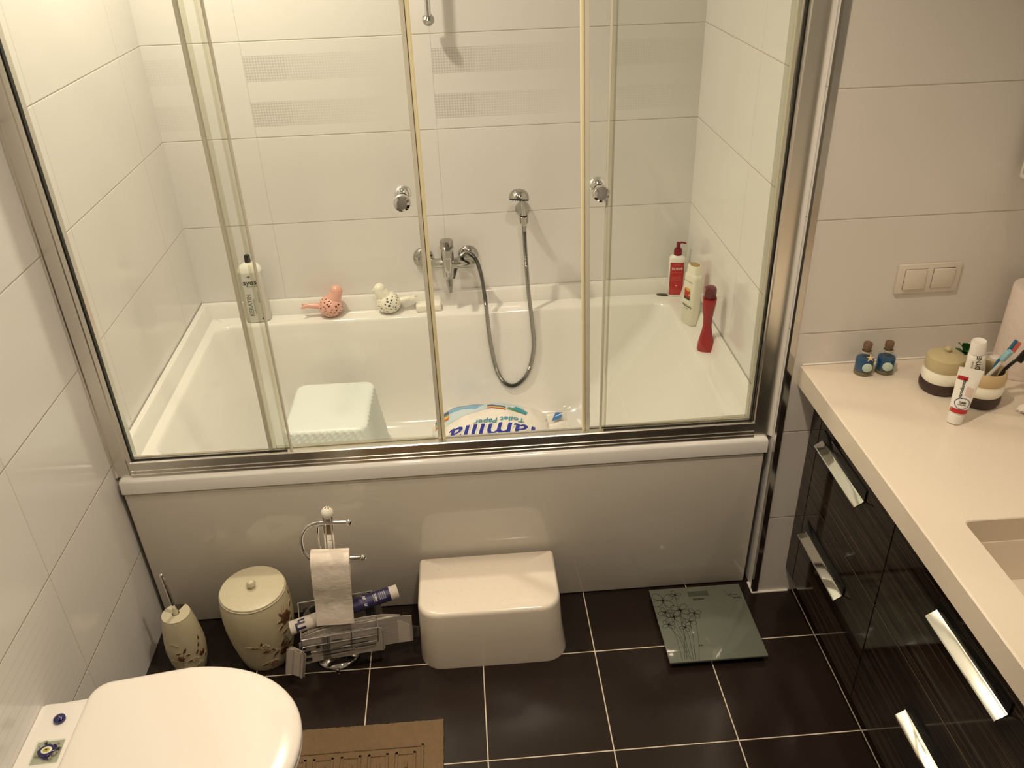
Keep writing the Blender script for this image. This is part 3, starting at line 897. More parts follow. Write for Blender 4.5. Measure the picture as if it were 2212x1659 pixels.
# sides woven: dense loop of points pushed in and out
def dense(w, d_, r, z, k):
    pts = rrect(-w, w, -d_, d_, r, 6); P = [Vector((x, y, 0)) for x, y in pts]
    out = []; per = []
    L = 0
    for i in range(len(P)):
        a, c = P[i], P[(i + 1) % len(P)]; L += (c - a).length
    N = 260; step = L / N; i = 0; a = P[0]; acc = 0.0; tot = 0.0
    for kk in range(N):
        want = kk * step
        while True:
            c = P[(i + 1) % len(P)]; seg = (c - a).length
            if acc + seg >= want or i >= len(P) - 1: break
            acc += seg; i += 1; a = P[i % len(P)]
        c = P[(i + 1) % len(P)]; seg = (c - a).length or 1e-6
        p = a.lerp(c, min(1, (want - acc) / seg))
        dirn = (c - a).normalized(); nrm = Vector((dirn.y, -dirn.x, 0))
        w_ = math.sin(want / 0.0125 * PI + (PI if (k // 1) % 2 else 0))
        out.append((p, nrm, w_))
    return out
rowh = 0.0125
for k in range(NZ + 1):
    t = k / NZ; z = 0.012 + (SH - 0.022) * t
    w = 0.166 - 0.029 * t; d_ = 0.185 - 0.028 * t
    row = int(z / rowh); fr_ = math.sin((z / rowh - row) * PI)
    ring = []
    for p, nrm, w_ in dense(w, d_, 0.045 - 0.010 * t, z, row):
        ring.append(p + nrm * (0.0036 * w_ * fr_) + Vector((0, 0, z)))
    rs.append(ring)
# rounded edge to the top
for ins, dz in ((0.003, 0.004), (0.008, 0.007), (0.014, 0.0085)):
    rs.append([p + Vector((0, 0, 0)) for p in [q - n_ * ins + Vector((0, 0, SH - 0.010 + dz)) for q, n_, _ in dense(0.137, 0.157, 0.035, 0, 0)]])
top = rs[-1]
bots = [[Vector((p.x * 1.05, p.y * 1.05, 0.0)) for p in rs[0]], [Vector((p.x * 1.05, p.y * 1.05, 0.010)) for p in rs[0]]]
b.rings(bots + rs, cap0=False, cap1=False)
cen = Vector((0, 0, SH - 0.0015))
# top surface with a fine weave
N = 46
gx, gy = 0.123, 0.143
grid = []
for j in range(2 * N + 1):
    rowp = []
    for i in range(2 * N + 1):
        x = -gx + 2 * gx * i / (2 * N); y = -gy + 2 * gy * j / (2 * N)
        # squircle mapping of the grid on to a rounded rectangle
        m_ = max(abs(x / gx), abs(y / gy))
        rowp.append((x, y, SH - 0.0015 + 0.0012 * math.sin(x / 0.0125 * PI) * math.sin(y / 0.0125 * PI) * (1 - m_ ** 6)))
    grid.append(rowp)
b.rings([top, [(x * 0.94, y * 0.94, SH - 0.0012) for x, y, _ in [tuple(p) for p in top]]], False, True)
b.build('seat', st, angle=60)
b = MB().mat('stoolpl')
b.rings([[(x, -0.1875 + 0.0085 * (z_ / 0.08) - 0.001 * k, z_) for x, z_ in ((-0.075, 0.015), (-0.062, 0.075), (-0.045, 0.086), (0.045, 0.086), (0.062, 0.075), (0.075, 0.015))] for k in (0, 4)], True, True)
b.build('front_arch', st)
for sx in (-1, 1):
    for sy in (-1, 1):
        MB().mat('stoolpl').box(-0.018, 0.018, -0.018, 0.018, -0.002, 0.010, 0.003, 2, Matrix.Translation((sx * 0.140, sy * 0.158, 0.0))).build('foot', st)

pk = root('toilet_paper_pack', (1.04, 0.60, 0.118), 'plastic-wrapped pack of toilet paper lying in the bathtub', 'toilet paper pack', R(1))
PA, PB, PH = 0.225, 0.170, 0.150
def pkz(x, y):
    u, v = abs(x / PA), abs(y / PB)
    base = max(0.0, 1 - u ** 3.4) ** 0.42 * max(0.0, 1 - v ** 3.2) ** 0.42
    sl = 1.0 - 0.30 * max(0, x / PA) ** 1.5
    w_ = 0.006 * noise.noise(Vector((x * 14, y * 14, 3))) + 0.003 * noise.noise(Vector((x * 40, y * 18, 7)))
    return 0.012 + PH * base * sl + w_ * base
def pk_grid(x0, x1, y0, y1, n, m, e, warp=None):
    return [[(x0 + (x1 - x0) * i / n, y0 + (y1 - y0) * j / m, pkz(x0 + (x1 - x0) * i / n, y0 + (y1 - y0) * j / m) + e) for i in range(n + 1)] for j in range(m + 1)]
b = MB().mat('film')
b.rings(pk_grid(-PA, PA, -PB, PB, 90, 70, 0), False, False, closed=False)
bt = [[(PA * x, PB * y, 0.012) for x, y in ((-1, -1), (1, -1), (1, 1), (-1, 1))], [(PA * 0.9 * x, PB * 0.9 * y, 0.0) for x, y in ((-1, -1), (1, -1), (1, 1), (-1, 1))]]
b.rings(bt, False, True)
b.build('wrapper', pk, angle=70)
b = MB().mat('film')   # crimped end
rs = []
for j in range(25):
    y = -0.085 + 0.17 * j / 24
    zc = 0.085 + 0.012 * math.sin(j * 1.3)
    rs.append([(0.195, y * 0.9, zc + 0.016), (0.232, y * 0.9, zc + 0.030 + 0.005 * math.sin(j * 2.1)), (0.262, y * 1.05, zc + 0.034 + 0.010 * math.sin(j * 0.9)), (0.263, y * 1.05, zc + 0.031 + 0.010 * math.sin(j * 0.9)), (0.232, y * 0.9, zc + 0.022), (0.195, y * 0.9, zc + 0.006)])
b.rings(rs)
b.mat('midblue')
b.poly([(0.206, 0.005, 0.1195), (0.240, 0.000, 0.133), (0.249, 0.035, 0.133), (0.226, 0.048, 0.127)])
b.build('crimped_end', pk, angle=60)
def patch(mb, mat, outline, e=0.0008, n=10):
    mb.mat(mat)
    (xa, ya), (xb, yb), (xc, yc), (xd, yd) = outline
    g = []
    for j in range(n + 1):
        t = j / n; row = []
        for i in range(n + 1):
            s = i / n
            x = (xa * (1 - s) + xb * s) * (1 - t) + (xd * (1 - s) + xc * s) * t
            y = (ya * (1 - s) + yb * s) * (1 - t) + (yd * (1 - s) + yc * s) * t
            row.append((x, y, pkz(x, y) + e))
        g.append(row)
    mb.rings(g, False, False, closed=False)
b = MB()
patch(b, 'paleblue', ((-0.19, -0.010), (-0.02, 0.055), (-0.02, 0.160), (-0.19, 0.150)), 0.0008, 22)
patch(b, 'paleblue', ((-0.02, 0.060), (0.12, 0.030), (0.10, 0.150), (-0.02, 0.160)), 0.0008, 22)
patch(b, 'skyblue', ((-0.165, 0.070), (-0.06, 0.062), (-0.03, 0.105), (-0.15, 0.120)), 0.0014, 14)
patch(b, 'midblue', ((-0.150, 0.105), (-0.065, 0.112), (-0.03, 0.142), (-0.12, 0.148)), 0.0020, 14)
for k, c_ in enumerate(('purplep', 'royal', 'greenp', 'yellowp', 'orangep')):
    y0 = 0.098 - 0.0125 * k
    patch(b, c_, ((-0.212, y0 - 0.0125), (-0.162, y0 - 0.0150), (-0.157, y0 - 0.003), (-0.210, y0)), 0.0026, 8)
    patch(b, c_, ((-0.020, 0.088 - 0.008 * k), (0.045, 0.058 - 0.005 * k), (0.047, 0.063 - 0.005 * k), (-0.016, 0.096 - 0.008 * k)), 0.0026, 8)
patch(b, 'greenp', ((0.052, 0.050), (0.105, 0.026), (0.110, 0.040), (0.057, 0.066)), 0.0026)
patch(b, 'teal', ((0.070, 0.052), (0.115, 0.022), (0.124, 0.040), (0.085, 0.070)), 0.0032)
b.build('printed_pictures', pk)
b = MB().mat('white_pl')
text_into(b, 'familia', 0.122, lambda x, y: (-x - 0.004, -y - 0.083, pkz(-x - 0.004, -y - 0.083) + 0.0022), bold=0.005, shear=0.25, cuts=4)
b.mat('royal')
text_into(b, 'familia', 0.122, lambda x, y: (-x - 0.004, -y - 0.083, pkz(-x - 0.004, -y - 0.083) + 0.0036), bold=0.0010, shear=0.25, cuts=4)
b.mat('teal')
text_into(b, 'Toilet Paper', 0.036, lambda x, y: (-x + 0.020, -y - 0.024 + 0.10 * (-x), pkz(-x + 0.020, -y - 0.024 + 0.10 * (-x)) + 0.0030), bold=0.0006, shear=0.2, cuts=2)
b.build('lettering', pk)

# ------------------------------------------------------------------ step stool in front of the tub
bn = root('step_stool', (0.984, -0.150, 0.0), 'cream plastic step stool standing against the bathtub panel', 'step stool')
b = MB().mat('bench')
def bs(x0, x1, y0, y1, rf, rb_, z):
    pts = []
    for cx_, cy_, a0, r_ in ((x1 - rb_, y1 - rb_, 0, rb_), (x0 + rb_, y1 - rb_, 90, rb_), (x0 + rf, y0 + rf, 180, rf), (x1 - rf, y0 + rf, 270, rf)):
        for i in range(11):
            a = R(a0 + 90 * i / 10)
            pts.append((cx_ + r_ * math.cos(a), cy_ + r_ * math.sin(a), z))
    return pts
yb = 0.119
T = 0.206
b.rings([bs(-0.203, 0.212, -0.110, yb, 0.062, 0.004, 0.0), bs(-0.2035, 0.2115, -0.1105, yb, 0.062, 0.004, 0.006),
         bs(-0.200, 0.200, -0.108, yb, 0.060, 0.004, 0.10), bs(-0.1980, 0.1955, -0.1065, yb, 0.058, 0.004, T - 0.014), bs(-0.1965, 0.1940, -0.105, yb, 0.057, 0.004, T - 0.007),
         bs(-0.193, 0.1905, -0.1015, yb, 0.055, 0.004, T - 0.0022), bs(-0.189, 0.1865, -0.0965, yb - 0.001, 0.052, 0.004, T), bs(-0.10, 0.10, -0.04, yb - 0.05, 0.02, 0.004, T)], cap0=False)
b.build('body', bn, angle=60)
b = MB().mat('bench')
for j in range(4):
    for i in range(11):
        x = -0.155 + i * 0.031 + (0.0155 if j % 2 else 0); y = -0.065 + j * 0.045
        if abs(x) > 0.165: continue
        s = 1 if (i + j) % 2 else -1
        m_ = Matrix.Translation((x, y, T)) @ Matrix.Rotation(s * R(35), 4, 'Z')
        b.sphere((x, y, T - 0.0004), 1.0, 10, (0.0085, 0.0016, 0.0017), Matrix.Rotation(R(-38), 4, 'Z'))
b.build('grip_ribs', bn)

# ------------------------------------------------------------------ bathroom scale
SC = Vector((1.6115, -0.1795, 0.0))
sc = root('bathroom_scale', SC, 'square grey-green glass bathroom scale with flower drawing on the floor tiles', 'scale', R(0))
MB().mat('scaleglass').box(-0.139, 0.139, -0.141, 0.141, 0.018, 0.0245, 0.0012, 2).build('platform', sc)
for sx in (-1, 1):
    for sy in (-1, 1):
        MB().mat('black').lathe([(0.017, 0), (0.017, 0.018)], (sx * 0.105, sy * 0.105, 0.0), 20).build('foot', sc)
MB().mat('lcd').box(-0.026, 0.036, 0.101, 0.121, 0.0242, 0.0249).build('display', sc)
b = MB().mat('ink')
ZS = 0.0248
def stroke(pts, w):
    pts = [Vector((x, y, 0)) for x, y in pts]
    a_, c_ = [], []
    for i, p in enumerate(pts):
        t = (pts[min(i + 1, len(pts) - 1)] - pts[max(i - 1, 0)]).normalized(); n_ = Vector((-t.y, t.x, 0)) * w / 2
        a_.append((p.x + n_.x, p.y + n_.y, ZS)); c_.append((p.x - n_.x, p.y - n_.y, ZS))
    b.rings([a_, c_], False, False, closed=False)
def loopflower(x, y, r, rot):
    for k in range(4):
        a0 = rot + k * PI / 2 + (0.15 if k % 2 else -0.1)
        pts = []
        for i in range(17):
            t = 2 * PI * i / 16
            u = r * (0.55 - 0.55 * math.cos(t)); v = r * 0.42 * math.sin(t) * (0.6 + 0.4 * (0.5 - 0.5 * math.cos(t)))
            pts.append((x + u * math.cos(a0) - v * math.sin(a0), y + u * math.sin(a0) + v * math.cos(a0)))
        stroke(pts, 0.0012)
    for k in range(5):
        a0 = rot + k * 1.25
        stroke([(x, y), (x + 0.25 * r * math.cos(a0), y + 0.25 * r * math.sin(a0))], 0.0016)
def S2(u, v): return (-0.139 + u * 0.278, 0.141 - v * 0.282)    # unit square, (0,0) = far left corner
fl = [(0.115, 0.17, 0.034, 0.6), (0.265, 0.10, 0.017, 0.2), (0.27, 0.32, 0.027, 0.9), (0.105, 0.34, 0.020, 0.3), (0.18, 0.41, 0.032, 0.8), (0.405, 0.38, 0.020, 0.4), (0.33, 0.49, 0.019, 1.0), (0.10, 0.51, 0.019, 0.5), (0.265, 0.56, 0.016, 0.2)]
stem_end = [0.21, 0.17, 0.15, 0.13, 0.22, 0.30, 0.26, 0.19, 0.24]
for (u, v, r, ro), e in zip(fl, stem_end):
    x, y = S2(u, v); loopflower(x, y, r, ro)
    x1_, y1_ = S2(e, 0.985)
    xm, ym = S2(u * 0.4 + e * 0.6 + 0.02, 0.72)
    P = [Vector((x, y, 0)), Vector((x * 0.5 + xm * 0.5, y * 0.5 + ym * 0.5, 0)), Vector((xm, ym, 0)), Vector((x1_, y1_, 0))]
    stroke([(p.x, p.y) for p in catmull(P, 5)], 0.0009)
rnd = random.Random(3)
for k in range(11):
    u = 0.80 + 0.15 * k / 10 + rnd.uniform(-.01, .01); v = 0.08 + 0.11 * min(1, k / 6) + rnd.uniform(-.03, .03)
    x, y = S2(u, v)
    r = rnd.uniform(0.0025, 0.005)
    for a in (0.4, 2.6):
        b.poly([(x, y, ZS), (x + r * math.cos(a - 0.5), y + r * math.sin(a - 0.5), ZS), (x + 1.2 * r * math.cos(a), y + 1.2 * r * math.sin(a), ZS), (x + r * math.cos(a + 0.5), y + r * math.sin(a + 0.5), ZS)])
x, y = S2(0.36, 0.82)
for a in (0.7, 2.4): b.poly([(x, y, ZS), (x + 0.007 * math.cos(a - 0.5), y + 0.007 * math.sin(a - 0.5), ZS), (x + 0.007 * math.cos(a + 0.5), y + 0.007 * math.sin(a + 0.5), ZS)])
b.build('flower_drawing', sc)
b = MB().mat('ink')
text_into(b, 'sinbo', 0.016, lambda x, y: (x + 0.001, y + 0.090, ZS + 0.0001), bold=0.0003)
b.build('lettering', sc)

# ------------------------------------------------------------------ waste bin
bi = root('waste_bin', (0.335, -0.150, 0.0), 'pearl-coloured round waste bin with lid and raised flower decoration', 'waste bin', R(0))
bp_ = [(0.066, 0.0), (0.070, 0.003), (0.079, 0.040), (0.0885, 0.090), (0.0945, 0.140), (0.0960, 0.175), (0.0940, 0.215), (0.0895, 0.240), (0.0885, 0.243)]
def bin_r(z, prof=bp_):
    for (r0, z0), (r1, z1) in zip(prof[:-1], prof[1:]):
        if z0 <= z <= z1: return r0 + (r1 - r0) * (z - z0) / (z1 - z0)
    return prof[-1][0]
MB().mat('pearl').lathe(bp_, n=64).build('body', bi, angle=50)
b = MB().mat('pearl_lid').lathe([(0.086, 0.2435), (0.0895, 0.244), (0.0900, 0.2475), (0.0885, 0.249), (0.0875, 0.2485), (0.0880, 0.2515), (0.0870, 0.2540), (0.084, 0.2550), (0.03, 0.2560), (0.001, 0.2563)], n=64)
b.build('lid', bi, angle=30)
MB().mat('pearl_lid').lathe([(0.006, 0.2555), (0.006, 0.259), (0.0095, 0.262), (0.0125, 0.268), (0.0125, 0.273), (0.0095, 0.279), (0.004, 0.2815), (0.0005, 0.2818)], n=24).build('lid_knob', bi)


def relief(parent, rfun, items, nm='flower_relief'):
    """small raised leaves, stems and blossoms wrapped round a turned body; items: kind, angle, z, size, tilt"""
    b = MB()
    def W(a, z, h, u, v, tilt):
        uu = u * math.cos(tilt) - v * math.sin(tilt); vv = u * math.sin(tilt) + v * math.cos(tilt)
        zz = z + vv; r = rfun(max(0.004, zz)); aa = a + uu / r
        return ((r + h) * math.cos(aa), (r + h) * math.sin(aa), zz)
    for kind, a, z, s, tl in items:
        a, tl = R(a), R(tl)
        if kind == 'leaf':
            for mt_, w_, h_ in (('relief', 1.0, 0.0012), ('relief_d', 0.72, 0.0024)):
                b.mat(mt_)
                o_ = [(-1, 0), (-0.5, 0.30), (0.2, 0.34), (1, 0), (0.2, -0.34), (-0.5, -0.30)]
                b.rings([[W(a, z, -0.0005, u * s * w_, v * s * w_, tl) for u, v in o_], [W(a, z, h_, u * s * w_ * .95, v * s * w_ * .9, tl) for u, v in o_]], False, True)
        elif kind == 'rose':
            b.mat('relief_d'); N = 9
            b.rings([[W(a, z, -0.0005, s * math.cos(2 * PI * i / N), s * math.sin(2 * PI * i / N), tl) for i in range(N)], [W(a, z, 0.0030, s * .75 * math.cos(2 * PI * i / N), s * .75 * math.sin(2 * PI * i / N), tl) for i in range(N)]], False, True)
            for k in range(6):
                q_ = k * PI / 3
                b.rings([[W(a, z, -0.0005, s * .8 * math.cos(q_) + s * .42 * math.cos(2 * PI * i / 7), s * .8 * math.sin(q_) + s * .42 * math.sin(2 * PI * i / 7), tl) for i in range(7)], [W(a, z, 0.0022, s * .8 * math.cos(q_) + s * .3 * math.cos(2 * PI * i / 7), s * .8 * math.sin(q_) + s * .3 * math.sin(2 * PI * i / 7), tl) for i in range(7)]], False, True)
        elif kind == 'beads':
            b.mat('relief'); rn = random.Random(int(a * 100))
            for k in range(12):
                u = s * 0.9 * math.cos(k * 2.4) * math.sqrt(k / 12); v = s * 0.9 * math.sin(k * 2.4) * math.sqrt(k / 12)
                p = W(a, z, 0.0008, u, v, tl); b.sphere(p, s * 0.22, 8)
        else:
            b.mat('relief'); pts = [W(a, z, 0.0006, s * (t / 6 - 0.5) * 2, s * 0.25 * math.sin(t / 6 * PI), tl) for t in range(7)]
            b.tube(pts, 0.0012, 6)
    return b.build(nm, parent)


relief(bi, bin_r, [
    ('stem', -98, 0.118, 0.016, 0), ('leaf', -92, 0.117, 0.008, 20), ('leaf', -86, 0.117, 0.007, -20), ('leaf', -78, 0.130, 0.010, 75), ('beads', -73, 0.112, 0.014, 0), ('leaf', -72, 0.094, 0.015, 0), ('leaf', -60, 0.094, 0.010, -50),
    ('stem', -66, 0.085, 0.020, 5), ('leaf', -42, 0.098, 0.017, 70), ('leaf', -36, 0.086, 0.012, 20), ('leaf', -56, 0.072, 0.016, 40), ('rose', -40, 0.062, 0.013, 0), ('stem', -44, 0.075, 0.018, 60), ('leaf', -24, 0.075, 0.014, 30),
    ('stem', -70, 0.040, 0.02, 10), ('leaf', -80, 0.035, 0.014, 10), ('rose', -62, 0.028, 0.011, 0), ('beads', -28, 0.045, 0.013, 0),
    ('rose', -26, 0.178, 0.019, 0), ('leaf', -40, 0.180, 0.012, 170), ('leaf', -36, 0.200, 0.013, 115), ('stem', -28, 0.212, 0.018, 75), ('stem', -22, 0.216, 0.016, 55), ('leaf', -40, 0.158, 0.012, 215), ('leaf', -33, 0.135, 0.014, 190), ('leaf', -16, 0.150, 0.014, 240), ('leaf', -8, 0.20, 0.012, 45), ('leaf', 2, 0.228, 0.008, 80)])

# ------------------------------------------------------------------ toilet brush set
tb = root('toilet_brush_set', (0.122, -0.172, 0.0), 'pearl-coloured toilet brush holder with flower relief and metal handle by the left wall', 'toilet brush', R(0))
pr_ = [(0.040, 0.0), (0.043, 0.003), (0.0505, 0.040), (0.0535, 0.075), (0.0525, 0.105), (0.0475, 0.150), (0.0405, 0.190), (0.0375, 0.199)]
MB().mat('pearl').lathe(pr_, n=48, cap1=False).build('holder', tb, angle=50)
b = MB().mat('pearl_lid')    # open C-shaped top
out, inn = [], []
for i in range(37):
    a = R(118 + (305) * i / 36)
    out.append((0.0378 * math.cos(a), 0.0378 * math.sin(a)))
    inn.append((0.010 * math.cos(a), 0.010 * math.sin(a)))
b.rings([[(x, y, 0.1985) for x, y in out], [(x, y, 0.2015) for x, y in out], [(x, y, 0.2015) for x, y in inn], [(x, y, 0.1985) for x, y in inn]], False, False, closed=False)
b.build('rim', tb, angle=30)
b = MB().mat('pearl_lid').lathe([(0.0065, 0.150), (0.0075, 0.205), (0.005, 0.222), (0.004, 0.224)], n=20)
b.mat('chrome').tube([(0, 0, 0.220), (-0.001, 0, 0.245), (-0.003, 0, 0.30), (-0.005, 0, 0.338)], 0.005, 16, 5, radii=lambda t: 0.0038 + 0.0018 * math.sin(t * PI))
b.sphere((-0.0053, 0, 0.342), 0.0062, 16)
b.build('handle', tb)
MB().mat('white_pl').lathe([(0.012, 0.02), (0.026, 0.03), (0.030, 0.06), (0.026, 0.09), (0.008, 0.10)], n=24).build('brush_head', tb)
def br_r(z): return bin_r(z, pr_)
relief(tb, br_r, [('stem', -100, 0.128, 0.012, -20), ('leaf', -92, 0.100, 0.009, 20), ('leaf', -72, 0.108, 0.012, 60), ('leaf', -66, 0.090, 0.008, 0), ('rose', -88, 0.080, 0.009, 0), ('stem', -80, 0.070, 0.016, 65),
                  ('beads', -115, 0.066, 0.009, 0), ('leaf', -64, 0.066, 0.009, 15), ('beads', -50, 0.060, 0.010, 0), ('leaf', -40, 0.085, 0.011, 60), ('leaf', -30, 0.105, 0.010, 70), ('leaf', -22, 0.125, 0.009, 75), ('rose', -25, 0.070, 0.009, 0),
                  ('stem', -84, 0.040, 0.016, 0), ('leaf', -76, 0.030, 0.011, 20), ('rose', -100, 0.022, 0.010, 0), ('leaf', -50, 0.030, 0.010, 30), ('leaf', -140, 0.09, 0.010, 110), ('beads', -35, 0.034, 0.009, 0), ('leaf', -12, 0.05, 0.010, 60)])

# ------------------------------------------------------------------ paper stand with magazine basket
TPL = Vector((0.540, -0.172, 0.0))
TILT = R(4.4)
tp_ = root('toilet_paper_stand', TPL, 'chrome floor stand holding toilet rolls and a wire magazine basket', 'toilet paper stand')
TM = Matrix.Rotation(TILT, 4, 'Y')         # leaning slightly to the right
b = MB().mat('chrome').lathe([(0.060, 0.0), (0.064, 0.002), (0.0645, 0.006), (0.060, 0.010), (0.050, 0.017), (0.036, 0.024), (0.020, 0.028), (0.012, 0.034), (0.010, 0.046)], n=56)
b.sphere((0.006, -0.066, 0.006), 0.0058, 14)
b.build('base', tp_, angle=60)
b = MB().mat('chrome').cyl((0, 0, 0.03), (0, 0, 0.17), 0.006)
b.box(-0.0060, 0.0060, -0.0015, 0.0015, 0.16, 0.505, 0.0005, 1)
b.cyl((-0.011, 0, 0.16), (-0.011, 0, 0.505), 0.0026, n=12); b.cyl((0.011, 0, 0.16), (0.011, 0, 0.505), 0.0026, n=12)
b.cyl((-0.012, 0, 0.165), (0.012, 0, 0.165), 0.003)
b.build('pole', tp_, mtx=TM)
AR = TM @ Matrix.Rotation(R(2), 4, 'Z')
b = MB().mat('chrome')
b.tube([(0.050, -0.004, 0.487), (0.0, -0.004, 0.487), (-0.028, -0.004, 0.486), (-0.052, -0.006, 0.478), (-0.066, -0.010, 0.458), (-0.070, -0.014, 0.432), (-0.064, -0.020, 0.402), (-0.046, -0.026, 0.386), (-0.020, -0.028, 0.386), (0.03, -0.028, 0.386), (0.082, -0.028, 0.386)], 0.0052, 16, 6)
b.sphere((0.054, -0.004, 0.487), 0.0088, 16); b.sphere((0.087, -0.028, 0.386), 0.0088, 16)
b.build('roll_arm', tp_, mtx=AR)
b = MB().mat('chrome').tube([(-0.006, 0.010, 0.466), (-0.022, 0.012, 0.465), (-0.028, 0.012, 0.455), (-0.028, 0.012, 0.40), (-0.0275, 0.012, 0.345)], 0.0030, 10, 5)
b.build('spare_roll_spindle', tp_, mtx=AR)
b = MB().mat('whiteglaze').lathe([(0.004, 0.502), (0.010, 0.503), (0.0145, 0.509), (0.0160, 0.517), (0.0145, 0.525), (0.009, 0.531), (0.001, 0.5325)], n=28)
b.mat('relief_d')
for k in range(6):
    a = k * PI / 3 + 0.4
    b.poly([(0.0015 * math.cos(a), 0.0015 * math.sin(a), 0.5333)] + [(r_ * math.cos(a + da), r_ * math.sin(a + da), z_) for r_, da, z_ in ((0.005, -0.30, 0.5328), (0.0098, 0.0, 0.5310), (0.005, 0.30, 0.5328))])
b.build('finial', tp_, mtx=TM)
BK = TM @ Matrix.Rotation(R(12), 4, 'Z')
b = MB().mat('chrome')
w = 0.0017
x0, x1 = -0.098, 0.106
yf, yb_ = -0.088, 0.030
def wire(*p): b.tube(p, w, 8)
wire((x0, yb_, 0.190), (x1, yb_, 0.190)); wire((x0, yb_, 0.19), (x0, yb_ - 0.01, 0.085)); wire((x1, yb_, 0.19), (x1, yb_ - 0.01, 0.085))
wire((x0, yf, 0.168), (x1, yf, 0.168)); wire((x0, yf + 0.004, 0.136), (x1, yf + 0.004, 0.136)); wire((x0, yf + 0.008, 0.108), (x1, yf + 0.008, 0.108)); wire((x0, yf + 0.012, 0.085), (x1 - 0.03, yf + 0.012, 0.085))
for x in (x0, -0.030, 0.034, x1):
    wire((x, yf, 0.168), (x, yf + 0.012, 0.078), (x, yf + 0.03, 0.066), (x, -0.01, 0.060), (x, yb_ - 0.012, 0.072), (x, yb_ - 0.01, 0.10))
wire((x0, yf, 0.168), (x0, yb_, 0.19)); wire((x1, yf, 0.168), (x1, yb_, 0.19))
b.build('magazine_basket', tp_, mtx=BK)

# toilet roll with its hanging sheet
W0 = Matrix.Translation(TPL) @ AR
tr_ = root('toilet_roll', (W0 @ Vector((0.008, -0.028, 0.386))), 'nearly used toilet roll with a long sheet hanging down from the stand arm', 'toilet roll')
TR = off(tr_.location) @ W0
b = MB().mat('paper')
rs = []
for xx in (-0.047, 0.051):
    rs.append([(xx, -0.028 + 0.030 * math.cos(2 * PI * k / 32), 0.392 - 0.012 + 0.030 * math.sin(2 * PI * k / 32)) for k in range(32)])
rsi = [[(xx, -0.028 + 0.019 * math.cos(2 * PI * k / 32), 0.380 + 0.019 * math.sin(2 * PI * k / 32)) for k in range(32)] for xx in (0.051, -0.047)]
b.rings([rs[0], rs[1], rsi[0], rsi[1], rs[0]], False, False)
b.build('roll', tr_, mtx=TR, angle=40)
b = MB().mat('paper')
prof = [(-0.020, 0.4105)] + [(-0.028 - 0.0315 * math.sin(a), 0.380 + 0.0315 * math.cos(a)) for a in [k * PI / 2 / 8 for k in range(9)]]
for k in range(1, 27):
    prof.append((-0.0595 - 0.004 * math.sin(k * 0.28) - 0.0007 * k * 0.6, 0.380 - 0.0073 * k))
rs = []
for k, (yy, zz) in enumerate(prof):
    ring = []
    t = k / len(prof)
    for i in range(25):
        s = i / 24; xx = -0.0475 + 0.099 * s + 0.006 * t
        n_ = 0.0022 * t * noise.noise(Vector((xx * 30, zz * 26, 1.0)))
        ring.append((xx, yy + n_, zz + 0.004 * t * (s - .5)))
    rs.append(ring)
th = [[(x, y + 0.0006, z - 0.0002) for x, y, z in r_] for r_ in rs]
b.rings(rs, False, False, closed=False); b.rings(th, False, False, closed=False)
b.build('hanging_sheet', tr_, mtx=TR, angle=70)
W1 = Matrix.Translation(TPL) @ TM
sr = MB().mat('paper')
sr.lathe([(0.019, 0.212), (0.050, 0.212), (0.052, 0.215), (0.052, 0.311), (0.050, 0.314), (0.019, 0.314), (0.019, 0.212)], c=(-0.003, 0.001, 0.024), n=40, cap0=False, cap1=False)
cc = W1 @ Vector((-0.003, 0.001, 0.24))
sro = sr.build('spare_toilet_roll', mtx=off(cc) @ W1); sro.location = cc
tag(sro, 'full spare toilet roll stored upright on the stand behind the hanging sheet', 'toilet roll')

# printed matter in the basket
W2 = Matrix.Translation(TPL) @ BK


def paper_block(nm, label, cat, L, H, T_, pos, rx, ry, rz, mats, bend=0.006, seed=1, sheets=7, group='newspapers in the wire basket', fringe=0.008):
    """folded newspaper: several bent sheets sharing a fold"""
    rn = random.Random(seed)
    m = Matrix.Translation(pos) @ Matrix.Rotation(R(rz), 4, 'Z') @ Matrix.Rotation(R(ry), 4, 'Y') @ Matrix.Rotation(R(rx), 4, 'X')
    g = W2 @ m
    c = g @ Vector((0, 0, 0))
    o = root(nm, c, label, cat, group=group)
    mb = MB()
    for s in range(sheets):
        mb.mat(mats[s % len(mats)])
        y0 = T_ * s / sheets; y1 = T_ * (s + 0.86) / sheets
        dl, dr_ = rn.uniform(0, fringe), rn.uniform(0, fringe); dt = rn.uniform(0, 0.006)
        cut = rn.uniform(0.0, 0.45)
        rs = []
        for i in range(25):
            t = i / 24; x = -L / 2 + dl + (L - dl - dr_) * t
            w_ = bend * math.sin(t * PI) + 0.0015 * math.sin(t * 9 + s)
            tz = (H - dt + 0.002 * math.sin(t * 7 + s * 2)) * (1 - cut * max(0.0, (t - 0.84) / 0.16) - 0.5 * cut * max(0.0, (0.10 - t) / 0.10))
            rs.append([(x, y0 + w_, 0), (x, y1 + w_, 0), (x, y1 + w_, tz), (x, y0 + w_, tz)])
        mb.rings(rs)
    mb.build('pages', o, mtx=off(c) @ g, angle=30)
    return o, off(c) @ g


